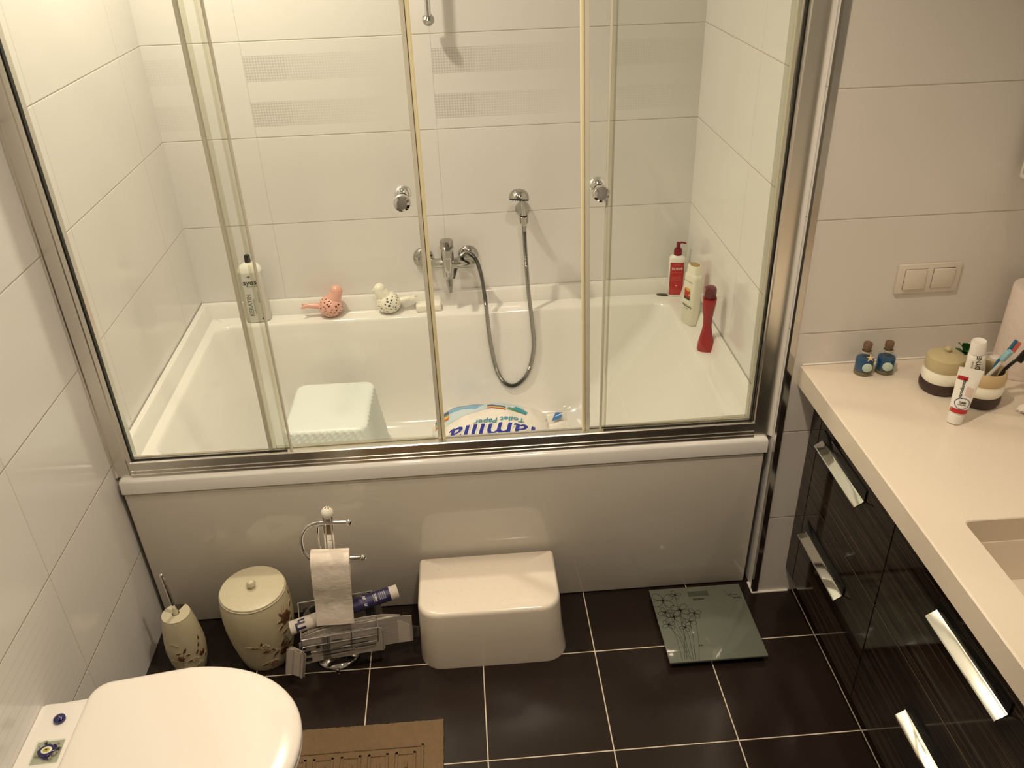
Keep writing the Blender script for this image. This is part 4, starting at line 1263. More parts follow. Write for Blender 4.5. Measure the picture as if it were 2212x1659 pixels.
o1, g1 = paper_block('newspaper', 'printed newspaper at the front of the wire basket, pressed against the wires', 'newspaper', 0.232, 0.088, 0.009, (0.010, -0.0845, 0.070), -2, 0, 0, ('newsprint', 'newsprint_d', 'newsprint'), seed=2)
b = MB().mat('ink')
for u0, z0, w_, h_ in ((-0.105, 0.012, 0.020, 0.010), (-0.105, 0.034, 0.018, 0.014), (-0.072, 0.052, 0.010, 0.013), (-0.112, 0.056, 0.014, 0.012), (-0.03, 0.070, 0.03, 0.002), (-0.06, 0.064, 0.04, 0.002), (0.02, 0.060, 0.05, 0.002), (0.0, 0.045, 0.07, 0.0015), (-0.06, 0.036, 0.08, 0.0015), (0.03, 0.03, 0.06, 0.0015), (-0.05, 0.022, 0.08, 0.0015)):
    b.box(u0, u0 + w_, -0.0006, 0.0010, z0, z0 + h_)
b.build('print', o1, mtx=g1)
paper_block('newspaper', 'pale newspaper sticking far out to the right of the wire basket', 'newspaper', 0.300, 0.104, 0.009, (0.058, -0.0735, 0.070), -2, -2.0, 0, ('newsprint', 'pagew'), seed=4, fringe=0.025)
paper_block('newspaper', 'thick newspaper rising to a pointed corner behind the hanging sheet', 'newspaper', 0.285, 0.106, 0.009, (0.046, -0.0625, 0.070), -1, -3.0, 0, ('newsprint', 'newsprint', 'pagew'), seed=6, fringe=0.020)
paper_block('glossy_brochure', 'dark printed brochure fanning out lowest on the right of the basket', 'magazine', 0.235, 0.050, 0.005, (0.116, -0.0500, 0.064), -2, 1.5, 0, ('glossmag', 'newsprint_d', 'glossmag'), seed=8, group='magazines in the wire basket', fringe=0.03)
paper_block('glossy_brochure', 'white bent brochure poking out of the left end of the basket', 'magazine', 0.056, 0.095, 0.006, (-0.128, -0.090, 0.038), -4, 6, -28, ('pagew', 'newsprint'), seed=11, group='magazines in the wire basket')
paper_block('glossy_brochure', 'upright page with a black square at the back right of the basket', 'magazine', 0.215, 0.118, 0.004, (0.030, 0.0135, 0.076), 0, -6, 0, ('newsprint', 'glossmag'), seed=13, group='magazines in the wire basket')
g3 = W2
npo = root('rolled_newspaper', W2 @ Vector((0.03, -0.052, 0.185)), 'rolled newspaper with navy cover lying across the top of the basket', 'newspaper')
G = off(npo.location) @ W2
ra = Vector((-0.124, -0.036, 0.166)); rbv = Vector((0.174, -0.010, 0.214))
axd = (rbv - ra).normalized(); Lr = (rbv - ra).length
Q = axd.to_track_quat('Z', 'Y').to_matrix().to_4x4(); Q.translation = ra
def rollring(z, r=0.0205, k=0.0): return [Q @ Vector(((r + 0.0006 * math.sin(3 * a + z * 30)) * math.cos(a), (r * 0.86) * math.sin(a), z)) for a in [2 * PI * i / 36 for i in range(36)]]
b = MB().mat('pagew')
b.rings([rollring(0, 0.017), rollring(0, 0.0205), rollring(Lr * 0.40)], True, False)
b.mat('navy'); b.rings([rollring(Lr * 0.40), rollring(Lr * 0.6), rollring(Lr * 0.75), rollring(Lr * 0.925)], False, False)
b.mat('pagew'); b.rings([rollring(Lr * 0.925), rollring(Lr), rollring(Lr, 0.016), rollring(Lr * 0.985, 0.015)], False, True)
b.build('cover', npo, mtx=G, angle=60)
# lettering wraps the roll; u runs along the roll, v around it
upv = Vector((0, -0.55, 0.83)); s1 = (upv - axd * upv.dot(axd)).normalized(); s2 = axd.cross(s1)
def rf(u, v, e=0.0006):
    a = v / 0.0205
    p = ra + axd * u
    lx = Q.to_3x3() @ Vector((1, 0, 0)); ly = Q.to_3x3() @ Vector((0, 1, 0))
    dirv = (s1 * math.cos(a) + s2 * math.sin(a)); cx_, cy_ = dirv.dot(lx), dirv.dot(ly)
    k_ = 1 / math.sqrt((cx_ / (0.0213 + e)) ** 2 + (cy_ / (0.0183 + e)) ** 2)
    return p + dirv * k_
b = MB().mat('navy')
text_into(b, 'Th', 0.036, lambda x, y: rf(0.030 - y, -(x) * 1 + 0.004), bold=0.0012, cuts=3)
b.mat('white_pl')
text_into(b, 'n  ini', 0.017, lambda x, y: rf(0.208 - y, -x), shear=0.3)
text_into(b, '2500 TL', 0.0078, lambda x, y: rf(0.240 - y, -x), bold=0.0002)
for k in range(5): text_into(b, 'HER AY KASADA', 0.0032, lambda x, y, k=k: rf(0.234 + (0.008 if k else 0) + 0.0050 * k + 0.004 * (k > 0) - y, -x))
b.build('lettering', npo, mtx=G)

# ------------------------------------------------------------------ toilet
tl = root('toilet', (0.0, -0.786, 0.0), 'white wall-hung toilet with closed lid in the left foreground', 'toilet')
b = MB().mat('ceramic')
def dshape(xb, L, hw, z, n=40, e=2.25, xs=0.12):
    """toilet outline: straight back at xb, elliptical nose reaching xb+L"""
    pts = []
    for i in range(n + 1):
        t = -PI / 2 + PI * i / n
        c, s = math.cos(t), math.sin(t)
        pts.append((xs + (xb + L - xs) * abs(c) ** (2 / e), hw * math.copysign(abs(s) ** (2 / e), s), z))
    pts.append((xb, hw * 0.92, z)); pts.append((xb, -hw * 0.92, z))
    return pts
b.rings([dshape(0.0, 0.30, 0.10, 0.11, xs=0.06), dshape(0.0, 0.40, 0.13, 0.14, xs=0.08), dshape(0.0, 0.50, 0.165, 0.24), dshape(0.0, 0.555, 0.182, 0.34), dshape(0.0, 0.572, 0.188, 0.378), dshape(0.0, 0.570, 0.187, 0.388), dshape(0.0, 0.56, 0.178, 0.392)])
b.build('bowl', tl, angle=50)
b = MB().mat('ceramic')
def pl(z, i=0.0): return [(x, y, z) for x, y in rrect(0.001, 0.150 - i, -0.176 + i, 0.176 - i, 0.014, 6)]
b.rings([pl(0.33), pl(0.384), pl(0.391, 0.002), pl(0.3945, 0.006)])
b.build('hinge_deck', tl, angle=50)
b = MB().mat('seatpl')
def lid(x0, L, hw, z, r=0.045, n=48):
    pts = []
    # nose: half superellipse from widest point, back: rounded corners
    xs = x0 + 0.20
    for i in range(n + 1):
        t = -PI / 2 + PI * i / n
        c, s = math.cos(t), math.sin(t)
        pts.append((xs + (x0 + L - xs) * abs(c) ** (2 / 2.15), hw * math.copysign(abs(s) ** (2 / 2.15), s), z))
    for sgn, rng in ((1, range(0, 9)), (-1, range(8, -1, -1))):
        for i in rng:
            a = R(90 * i / 8)
            hb = hw - 0.022
            pts.append((x0 + r - r * math.sin(a), sgn * (hb - r + r * math.cos(a)), z))
    return pts
b.rings([lid(0.112, 0.470, 0.214, 0.397), lid(0.110, 0.4745, 0.2160, 0.401), lid(0.110, 0.4745, 0.2160, 0.410), lid(0.112, 0.471, 0.2140, 0.4125)])
b.build('seat', tl, angle=50)
b = MB().mat('seatpl')
b.rings([lid(0.113, 0.470, 0.2135, 0.4135), lid(0.112, 0.4735, 0.2160, 0.416), lid(0.112, 0.4735, 0.2160, 0.4220), lid(0.1135, 0.470, 0.2145, 0.4275), lid(0.117, 0.462, 0.2095, 0.4310), lid(0.124, 0.446, 0.2000, 0.4330), lid(0.150, 0.39, 0.168, 0.4340), lid(0.19, 0.27, 0.11, 0.4345, 0.03)])
b.build('lid', tl, angle=60)

bd = MB().mat('cobalt').lathe([(0.0105, 0.0), (0.0125, 0.002), (0.0120, 0.006), (0.007, 0.0095), (0.0005, 0.0105)], n=28).build('blue_glass_bead')
bd.location = (0.0535, -0.659, 0.3945); tag(bd, 'round cobalt blue glass bead on the toilet hinge deck', 'glass bead')
et = root('evil_eye_tile', (0.0585, -0.738, 0.3945), 'small square clear glass tile with blue eye on the toilet deck', 'glass ornament', R(3))
MB().mat('clearg').box(-0.0275, 0.0275, -0.0275, 0.0275, 0.0, 0.005, 0.0008, 1).build('glass_tile', et)
b = MB(); rn = random.Random(12)
for k in range(46):
    a = rn.uniform(0, 2 * PI); r_ = rn.uniform(0.006, 0.027)
    b.mat('flakeb' if r_ < 0.018 and rn.random() < 0.75 else ('flake' if rn.random() < 0.7 else 'ink'))
    x, y = r_ * math.cos(a), r_ * math.sin(a)
    if max(abs(x), abs(y)) > 0.024: continue
    s = rn.uniform(0.0015, 0.0040); q0 = rn.uniform(0, PI)
    z = 0.0055 + 0.0004 * (k % 3)
    b.rings([[(x + s * math.cos(q0 + i * 1.57) * (1.6 if i % 2 else 0.8), y + s * math.sin(q0 + i * 1.57), zz) for i in range(4)] for zz in (0.001, z)], False, True)
b.build('glass_chips', et)
b = MB()
for mt_, r_, z_ in (('cobalt', 0.0160, 0.0068), ('eyewhite', 0.0098, 0.0082), ('eyeyellow', 0.0058, 0.0090), ('ink', 0.0022, 0.0095)):
    b.mat(mt_).lathe([(r_, 0.0055), (r_, z_ - 0.0006), (r_ * 0.9, z_), (0.0003, z_ + 0.0001)], n=26)
b.build('eye', et, mtx=Matrix.Diagonal((1.12, 0.86, 1, 1)))

# ------------------------------------------------------------------ bath mat
RX0, RX1, RY0, RY1 = 0.36, 0.8435, -1.16, -0.4315
mt_o = root('bath_mat', (0.60, -0.80, 0.0), 'beige cotton bath mat with embossed key border in front of the toilet', 'bath mat')
b = MB().mat('rug')
rn = random.Random(4)
nn = 90
def edge(x0, y0, x1, y1, n, jx, jy):
    return [(x0 + (x1 - x0) * i / n + jx * rn.uniform(-1, 1), y0 + (y1 - y0) * i / n + jy * rn.uniform(-1, 1)) for i in range(n)]
loop = edge(RX0, RY0, RX1, RY0, nn, 0, .0008) + edge(RX1, RY0, RX1, RY1, nn, .0006, 0) + edge(RX1, RY1, RX0, RY1, nn, 0, .0011) + edge(RX0, RY1, RX0, RY0, nn, .0006, 0)
b.rings([[(x, y, 0.0) for x, y in loop], [(x, y, 0.007) for x, y in loop], [(0.6 + (x - 0.6) * 0.985, -0.8 + (y + 0.8) * 0.99, 0.0085) for x, y in loop]], False, True)
# raised border lines and key pattern
def ridge(pts, w_=0.010, h=0.0030):
    for (xa, ya), (xb, yb2) in zip(pts[:-1], pts[1:]):
        x0_, x1_ = min(xa, xb) - w_ / 2, max(xa, xb) + w_ / 2; y0_, y1_ = min(ya, yb2) - w_ / 2, max(ya, yb2) + w_ / 2
        b.box(x0_, x1_, y0_, y1_, 0.0075, 0.0085 + h, 0.0016, 1)
kx1, ky1 = 0.790, -0.506
u = 0.0150
ridge([(RX0 + 0.05, ky1), (kx1, ky1)], 0.008); ridge([(kx1, ky1), (kx1, RY0 + 0.05)], 0.008)
nk = 6
for k in range(nk):
    x = kx1 - 0.020 - k * 4.6 * u; y = ky1 - 0.020
    ridge([(x, y - 4 * u), (x, y), (x - 3 * u, y), (x - 3 * u, y - 3 * u), (x - 1.4 * u, y - 3 * u), (x - 1.4 * u, y - 1.6 * u)], 0.0085, 0.0028)
    ridge([(x, y - 4 * u), (x - 4.6 * u, y - 4 * u)], 0.0085, 0.0028)
for k in range(7):
    y = ky1 - 0.020 - 5.2 * u - k * 4.6 * u; x = kx1 - 0.020
    ridge([(x - 4 * u, y), (x, y), (x, y - 3 * u), (x - 3 * u, y - 3 * u), (x - 3 * u, y - 1.4 * u), (x - 1.6 * u, y - 1.4 * u)], 0.0085, 0.0028)
b.build('mat_pile', mt_o, mtx=off(mt_o.location), angle=40)

# ------------------------------------------------------------------ vanity
VX = 1.897
va = root('vanity_cabinet', (2.16, -0.72, 0.0), 'dark high-gloss striped wood vanity cabinet with drawers under the worktop', 'cabinet')
VO = off(va.location)
YE = -1.90
b = MB().mat('veneer').box(VX + 0.003, ROOM_R - 0.003, YE, YP - 0.001, 0.095, 0.115)
b.box(VX + 0.003, ROOM_R - 0.003, YP - 0.019, YP - 0.001, 0.115, 0.741).box(VX + 0.003, ROOM_R - 0.003, YE, YE + 0.018, 0.115, 0.741)
b.box(ROOM_R - 0.012, ROOM_R - 0.003, YE + 0.018, YP - 0.019, 0.115, 0.741).box(VX + 0.003, ROOM_R - 0.012, -0.540, -0.522, 0.115, 0.741).box(VX + 0.003, ROOM_R - 0.012, -1.3000, -1.2850, 0.115, 0.741)
b.build('carcass', va, mtx=VO)
MB().mat('plinth').box(VX + 0.045, ROOM_R - 0.003, YE, YP - 0.001, 0.0, 0.095).build('plinth', va, mtx=VO)
MB().mat('veneer').box(VX - 0.015, VX + 0.004, YP - 0.056, YP - 0.001, 0.095, 0.741, 0.0008, 1).build('filler_strip', va, mtx=VO)


def handle(parent, y0, y1, zt):
    F = VX - 0.015
    # polished grip plate sloping outwards, and a strip coloured black for the shaded gap behind it
    sec = [(F - 0.0035, zt + 0.0150), (F - 0.0070, zt + 0.0118), (F - 0.0225, zt + 0.0010), (F - 0.0240, zt - 0.0018), (F - 0.0222, zt - 0.0032), (F - 0.0060, zt + 0.0075), (F - 0.0020, zt + 0.0110)]
    h = MB().mat('handle').rings([[(x, y0, z) for x, z in sec], [(x, y1, z) for x, z in sec]]).build('handle', parent, mtx=VO, angle=25)
    fl = [(F, zt + 0.046), (F - 0.0025, zt + 0.046), (F - 0.0035, zt + 0.040), (F - 0.0035, zt + 0.0130), (F, zt + 0.0100)]
    MB().mat('gapblack').rings([[(x, y0, z) for x, z in fl], [(x, y1, z) for x, z in fl]]).build('gap_shade_strip', h, mtx=VO, angle=25)


for (ya, yb2, hy0, hy1) in ((-0.5300, -0.1125, -0.3950, -0.1400), (-1.2200, -0.5330, -0.9900, -0.7400), (-1.8900, -1.2230, -1.69, -1.44)):
    for z0, z1, zt in ((0.418, 0.7400, 0.6030), (0.097, 0.4150, 0.2990)):
        d = MB().mat('veneer').box(VX - 0.015, VX + 0.002, ya, yb2, z0, z1, 0.0008, 1).build('drawer', va, mtx=VO)
        handle(d, hy0, hy1, zt)

# worktop with undermounted basin
wt = root('worktop', (2.12, -0.72, 0.745), 'cream solid-surface worktop with integrated basin cut-out on the vanity', 'worktop')
WO = off(wt.location)
CZ0, CZ1, CX = 0.742, 0.800, 1.8255
hx0, hx1, hy0, hy1 = 1.916, 2.330, -1.270, -0.6865
b = MB().mat('stone')
N = 7
def rect_loop(x0, x1, y0, y1, z, r): return [(x, y, z) for x, y in rrect(x0, x1, y0, y1, r, N)]
o_b = rect_loop(CX, ROOM_R - 0.002, YE, YP - 0.001, CZ0, 0.002)
o_m = rect_loop(CX, ROOM_R - 0.002, YE, YP - 0.001, CZ1 - 0.003, 0.002)
o_t = rect_loop(CX + 0.003, ROOM_R - 0.002, YE, YP - 0.001, CZ1, 0.003)
h_t = rect_loop(hx0, hx1, hy0, hy1, CZ1, 0.012)
h_m = rect_loop(hx0 + 0.002, hx1 - 0.002, hy0 + 0.002, hy1 - 0.002, CZ1 - 0.002, 0.012)
h_b = rect_loop(hx0 + 0.002, hx1 - 0.002, hy0 + 0.002, hy1 - 0.002, CZ0, 0.012)
b.rings([o_b, o_m, o_t, h_t, h_m, h_b, o_b], False, False)
b.build('slab', wt, mtx=WO, angle=35)
MB().mat('white_pl').box(CX + 0.004, ROOM_R - 0.004, YP - 0.006, YP - 0.0005, CZ1, CZ1 + 0.0045, 0.0015, 1).build('silicone_bead', wt, mtx=WO)
bs_ = root('wash_basin', (2.12, -0.98, 0.66), 'rectangular sunken wash basin under the worktop cut-out', 'wash basin')
b = MB().mat('stone')
lv_ = []
for i_, z in ((-0.012, 0.7415), (0.004, 0.7415), (0.006, 0.735), (0.012, 0.68), (0.022, 0.652), (0.045, 0.644), (0.10, 0.640)):
    lv_.append(rect_loop(hx0 + i_, hx1 - i_, hy0 + i_, hy1 - i_, z, 0.016 if i_ < 0.04 else 0.03))
ou = [rect_loop(hx0 - 0.012, hx1 + 0.012, hy0 - 0.012, hy1 + 0.012, z, 0.016) for z in (0.628, 0.7415)]
b.rings(ou + lv_[1:])
b.build('bowl', bs_, mtx=off(bs_.location), angle=40)
MB().mat('chrome').lathe([(0.001, 0.004), (0.018, 0.004), (0.023, 0.001), (0.023, 0.0)], (2.12, -0.98, 0.640), 24).build('drain', bs_, mtx=off(bs_.location))
fa = root('basin_tap', (2.375, -0.98, CZ1), 'chrome basin tap behind the sunken wash basin', 'tap')
b = MB().mat('chrome').lathe([(0.026, 0), (0.026, 0.004), (0.021, 0.008), (0.021, 0.11), (0.018, 0.118), (0.001, 0.12)], n=28)
b.tube([(0, 0, 0.075), (-0.05, 0, 0.088), (-0.11, 0, 0.088), (-0.135, 0, 0.078)], 0.012, 16, 5)
b.build('body', fa)
MB().mat('chrome').box(-0.07, 0.012, -0.008, 0.008, 0.122, 0.130, 0.003, 2).build('lever', fa)

# double light switch
sw = root('light_switch', (2.1095, YP, 1.030), 'cream double light switch plate on the tiled partition wall', 'light switch')
b = MB().mat('switch').box(-0.079, 0.079, -0.0085, -0.0003, -0.0385, 0.0385, 0.002, 2)
b.build('frame', sw)
for k, x in enumerate((-0.0355, 0.0355)):
    m_ = Matrix.Translation((x, -0.0085, 0)) @ Matrix.Rotation(R(3.5 if k else -2.0), 4, 'X')
    MB().mat('gasket').box(x - 0.0270, x + 0.0270, -0.0088, -0.0080, -0.0265, 0.0265).build('switch_well', sw)
    MB().mat('switch').box(-0.0262, 0.0262, -0.0045, 0.0015, -0.0257, 0.0257, 0.0012, 2, m_).build('rocker', sw)

# mirror cabinet
mc = root('mirror_cabinet', (2.34, -0.85, 1.283), 'white mirror cabinet on the right wall, only its lower corner in view', 'mirror cabinet')
MCO = off(mc.location)
MB().mat('white_pl').box(2.268, ROOM_R - 0.001, -1.55, -0.083, 1.283, 1.95, 0.002, 1).build('carcass', mc, mtx=MCO)
for ya, yb2 in ((-0.5685, -0.083), (-1.0590, -0.5705), (-1.55, -1.0610)):
    d = MB().mat('white_pl').box(2.254, 2.267, ya, yb2, 1.283, 1.95, 0.0015, 1).build('door', mc, mtx=MCO)
    MB().mat('mirror').box(2.2515, 2.2538, ya + 0.012, yb2 - 0.012, 1.295, 1.938).build('mirror_pane', d, mtx=MCO)
for k, y in enumerate((-1.15, -1.55)):
    o = root('mirror_lamp', (2.25, y + 0.02, 1.951), ('near' if k else 'far') + ' small lamp on top of the mirror cabinet', 'lamp', group='lamps on the mirror cabinet')
    MB().mat('chrome').cyl((0, 0, 0), (0, 0, 0.06), 0.008).cyl((0, 0, 0.06), (-0.11, 0, 0.085), 0.007).build('arm', o)
    MB().mat('satin').lathe([(0.012, 0.075), (0.03, 0.082), (0.034, 0.095), (0.02, 0.105), (0.005, 0.108)], (-0.13, 0, 0), 24).build('shade', o)
    MB().mat('bulb').lathe([(0.001, 0.0735), (0.022, 0.0738), (0.024, 0.078)], (-0.13, 0, 0), 24).build('bulb', o)


# ------------------------------------------------------------------ things on the worktop
def mini(loc, rz, star, label):
    o = root('cork_bottle', loc, label, 'bottle', rz, 'little blue cork bottles')
    o.scale = (1.10, 1.10, 1.02)
    MB().mat('liquid').lathe([(0.0175, 0.0020), (0.0190, 0.004), (0.0195, 0.041), (0.0180, 0.0435), (0.0005, 0.044)], n=28).build('blue_filling', o)
    MB().mat('sand').lathe([(0.0178, 0.0008), (0.0194, 0.003), (0.0196, 0.0095), (0.017, 0.0105), (0.0005, 0.0108)], n=28).build('sand', o)
    MB().mat('bottleglass').lathe([(0.016, 0.0), (0.0205, 0.001), (0.0212, 0.004), (0.0212, 0.044), (0.0195, 0.049), (0.0140, 0.054), (0.0108, 0.057), (0.0100, 0.064), (0.0118, 0.066), (0.0118, 0.069), (0.0095, 0.070)], n=32, cap1=False).build('glass_body', o)
    MB().mat('cork').lathe([(0.0078, 0.058), (0.0085, 0.069), (0.0095, 0.072), (0.0098, 0.083), (0.0088, 0.0855), (0.0005, 0.086)], n=24).build('cork', o)
    b = MB().mat('shell')
    ax = Vector((-0.36, -0.93, 0.10)).normalized()
    b.axis_lathe(Vector((-0.0065, -0.0203, 0.027)), ax, [(0.0112, 0), (0.0112, 0.001), (0.009, 0.0022), (0.0005, 0.0026)], 26)
    b.build('shell_disc', o)
    b = MB().mat('relief').lathe([(0.0106, 0.0590), (0.0120, 0.0600), (0.0120, 0.0620), (0.0106, 0.0635)], n=24, cap0=False, cap1=False)
    b.build('twine', o)
    if star:
        b = MB().mat('starf'); c = Vector((-0.0010, -0.0178, 0.0520)); ax = Vector((-0.30, -1, 0.35)).normalized()
        q = ax.to_track_quat('Z', 'Y').to_matrix()
        ring = [(0.0105 if i % 2 == 0 else 0.0036, PI / 2 + i * PI / 5) for i in range(10)]
        l0 = [c + q @ Vector((r_ * math.cos(a), r_ * math.sin(a), 0)) for r_, a in ring]
        l1 = [c + q @ Vector((r_ * .85 * math.cos(a), r_ * .85 * math.sin(a), 0.0022)) for r_, a in ring]
        b.rings([l0, l1, [c + q @ Vector((r_ * .2 * math.cos(a), r_ * .2 * math.sin(a), 0.0032)) for r_, a in ring]])
        b.build('starfish', o)
    return o


mini((1.9640, -0.1110, CZ1), R(12), True, 'little blue cork bottle with a starfish charm on the worktop')
mini((2.0190, -0.1120, CZ1), R(4), False, 'little blue cork bottle without starfish, beside the lidded jar')


def banded(prof, upper, o, nm='body'):
    b = MB()
    for mt_, pf in prof: b.mat(mt_).lathe(pf, n=48, cap0=(pf is prof[0][1]), cap1=False)
    b.build(nm, o, angle=40)


jr = root('lidded_jar', (2.1140, -0.2050, CZ1), 'lidded ceramic jar with tan, white and dark brown bands', 'jar', 0)
jr.scale = (0.95, 0.95, 1.0)
banded([('brown', [(0.040, 0.0), (0.045, 0.002), (0.0500, 0.010), (0.0510, 0.018), (0.0490, 0.028), (0.0475, 0.031)]),
        ('whiteglaze', [(0.0475, 0.031), (0.0492, 0.036), (0.0500, 0.045), (0.0480, 0.056), (0.0462, 0.060)]),
        ('tan', [(0.0462, 0.060), (0.0475, 0.065), (0.0480, 0.073), (0.0470, 0.083), (0.0455, 0.088)])], None, jr)
MB().mat('tan').lathe([(0.0450, 0.0865), (0.0458, 0.0885), (0.0445, 0.0920), (0.036, 0.0975), (0.020, 0.1010), (0.008, 0.1020), (0.0005, 0.1022)], n=48).build('lid', jr)
MB().mat('tan').lathe([(0.0045, 0.1015), (0.0045, 0.1040), (0.0080, 0.1070), (0.0085, 0.1110), (0.0060, 0.1150), (0.0005, 0.1162)], n=20).build('lid_knob', jr)
tm = root('toothbrush_tumbler', (2.1740, -0.2740, CZ1), 'open ceramic tumbler with tan, white and brown bands holding toothbrushes', 'tumbler', 0)
tm.scale = (0.96, 0.96, 1.0)
b = MB()
b.mat('brown').lathe([(0.038, 0.0), (0.043, 0.002), (0.0475, 0.010), (0.0485, 0.018), (0.0470, 0.028), (0.0455, 0.031)], n=48, cap1=False)
b.mat('whiteglaze').lathe([(0.0455, 0.031), (0.0485, 0.037), (0.0495, 0.046), (0.0480, 0.056), (0.0462, 0.060)], n=48, cap0=False, cap1=False)
b.mat('tan2').lathe([(0.0462, 0.060), (0.0485, 0.066), (0.0490, 0.075), (0.0475, 0.086), (0.0445, 0.092), (0.0420, 0.0925), (0.0410, 0.090), (0.0425, 0.07), (0.041, 0.010), (0.0005, 0.008)], n=48, cap0=False)
b.build('body', tm, angle=50)


def brush(nm, base, tip, body, headm, bristle, label, hn=Vector((1, -0.2, 0.1))):
    base, tip = Vector(base), Vector(tip)
    o = root(nm, base, label, 'toothbrush', group='toothbrushes in the tumbler')
    d_ = tip - base; L = d_.length; u = d_.normalized(); hn = (hn - u * hn.dot(u)).normalized()
    mid = base + u * (L * 0.6) - hn * 0.004
    mt = off(base)
    MB().mat(body).tube([base, base + u * L * .3, mid, base + u * L * .80], 0.005, 12, 5, radii=lambda t: 0.0058 - 0.0022 * t).build('grip', o, mtx=mt)
    sd = u.cross(hn)
    f = Matrix((sd, u, hn)).transposed().to_4x4(); f.translation = base + u * L * 0.88
    hh = MB().mat(headm).box(-0.0065, 0.0065, -0.015, 0.015, -0.0025, 0.0025, 0.002, 2, f)
    hh.build('head', o, mtx=mt)
    MB().mat(bristle).box(-0.0055, 0.0055, -0.0135, 0.0135, 0.0022, 0.0125, 0.0012, 1, f).build('bristles', o, mtx=mt)
    return o


brush('toothbrush', (2.158, -0.262, CZ1 + 0.012), (2.206, -0.296, CZ1 + 0.150), 'white_pl', 'blueplastic', 'blueplastic', 'white toothbrush with pale blue head, lowest in the tumbler', Vector((-0.6, -0.3, 0.3)))
brush('toothbrush', (2.166, -0.270, CZ1 + 0.012), (2.236, -0.262, CZ1 + 0.160), 'bluebrush', 'bluebrush', 'redbr', 'blue toothbrush with coral bristles leaning out of the tumbler', Vector((1, -0.4, -0.3)))
brush('toothbrush', (2.172, -0.285, CZ1 + 0.012), (2.246, -0.285, CZ1 + 0.142), 'black', 'black', 'black', 'black toothbrush leaning furthest out of the tumbler', Vector((0.8, -0.5, -0.5)))

# toothpaste standing cap-up in the tumbler
def tpaste(nm, loc, rot, label, cap_down):
    o = root(nm, loc, label, 'toothpaste tube', group=None, rot=rot)
    return o
ta = tpaste('toothpaste_tube', (2.1560, -0.2660, CZ1 + 0.030), (R(4), R(-6), R(-22)), 'white toothpaste tube standing cap-up inside the tumbler', False)
b = MB().mat('shampoo_top')
def tsec(w_, d_, z, n=36): return [(w_ * math.cos(2 * PI * i / n), d_ * math.sin(2 * PI * i / n), z) for i in range(n)]
b.rings([tsec(0.0255, 0.0012, 0.0), tsec(0.0245, 0.006, 0.02), tsec(0.0225, 0.013, 0.055), tsec(0.0195, 0.0185, 0.090), tsec(0.0185, 0.0185, 0.100), tsec(0.0125, 0.0125, 0.106)])
b.build('tube_body', ta, angle=50)
MB().mat('white_pl').lathe([(0.0150, 0.102), (0.0175, 0.104), (0.0165, 0.132), (0.0150, 0.1345), (0.0130, 0.1335), (0.0005, 0.133)], n=30).build('cap', ta)
b = MB().mat('ink')
def taf(x, y):
    t = (0.055 + (y)) ; w_ = 0.0225 - 0.003 * max(0, (y - 0.055) / 0.035); d_ = 0.013 + 0.0055 * max(-1, min(1, (y - 0.055) / 0.035))
    return (x, -(d_ + 0.0006) * math.sqrt(max(0.02, 1 - (x / w_) ** 2)), y)
text_into(b, 'SENSODYNE', 0.0150, lambda x, y: taf(-y + 0.003, x + 0.062), bold=0.0002)
b.mat('inkgrey'); text_into(b, 'PROMINE', 0.005, lambda x, y: taf(-y - 0.009, x + 0.078))
b.build('lettering', ta)
# second tube standing on its cap
tb2 = tpaste('toothpaste_tube', (2.0760, -0.3510, CZ1), (R(-7), R(4), R(-24)), 'white and red toothpaste tube standing on its cap in front of the jars', True)
tb2.scale = (0.98, 1.0, 0.90)
b = MB().mat('shampoo_top')
b.rings([tsec(0.0150, 0.0150, 0.026), tsec(0.0195, 0.0185, 0.030), tsec(0.0200, 0.0185, 0.040), tsec(0.0220, 0.0150, 0.075), tsec(0.0245, 0.0080, 0.115), tsec(0.0262, 0.0012, 0.140), tsec(0.0262, 0.0010, 0.149)])
b.build('tube_body', tb2, angle=50)
MB().mat('white_pl').lathe([(0.0160, 0.0), (0.0170, 0.001), (0.0180, 0.026), (0.0165, 0.0275), (0.010, 0.028)], n=30).build('cap', tb2)
def tbf(x, y, e=0.0007):
    for z0, w0, d0, z1, w1, d1 in ((0.026, .0195, .0185, 0.04, .02, .0185), (0.04, 0.02, 0.0185, 0.075, 0.022, 0.015), (0.075, 0.022, 0.015, 0.115, 0.0245, 0.008), (0.115, 0.0245, 0.008, 0.15, 0.0262, 0.0008)):
        if y <= z1: break
    t = max(0, min(1, (y - z0) / (z1 - z0))); w_ = w0 + (w1 - w0) * t; d_ = d0 + (d1 - d0) * t
    return (x, -(d_ + e) * math.sqrt(max(0.01, 1 - (x / w_) ** 2)) - 0.0002, y)
def tpatch(mt_, x0_, x1_, y0_, y1_, n=12, m=3, sk=0.0, e=0.0005):
    b.mat(mt_); b.rings([[tbf(x0_ + (x1_ - x0_) * i / n, y0_ + (y1_ - y0_) * j / m + sk * (i / n - .5), e) for i in range(n + 1)] for j in range(m + 1)], False, False, closed=False)
b = MB()
tpatch('red', -0.0188, 0.0188, 0.032, 0.044)
tpatch('red', -0.0235, -0.002, 0.118, 0.128, n=8)
b.build('printed_bands', tb2)
b = MB().mat('ink')
text_into(b, 'parodontax', 0.0110, lambda x, y: tbf(-y - 0.0085, x + 0.0975), bold=0.0002)
text_into(b, 'TAM', 0.0070, lambda x, y: tbf(x + 0.0005, y + 0.062), bold=0.0003)
text_into(b, 'KORUMA', 0.0042, lambda x, y: tbf(x + 0.0005, y + 0.0565), bold=0.0001)
b.mat('pinkprint')
for k in range(6): text_into(b, 'anticaries fluoride', 0.0034, lambda x, y, k=k: tbf(-y + 0.001 + 0.0028 * k, x + 0.094 - 0.001 * k))
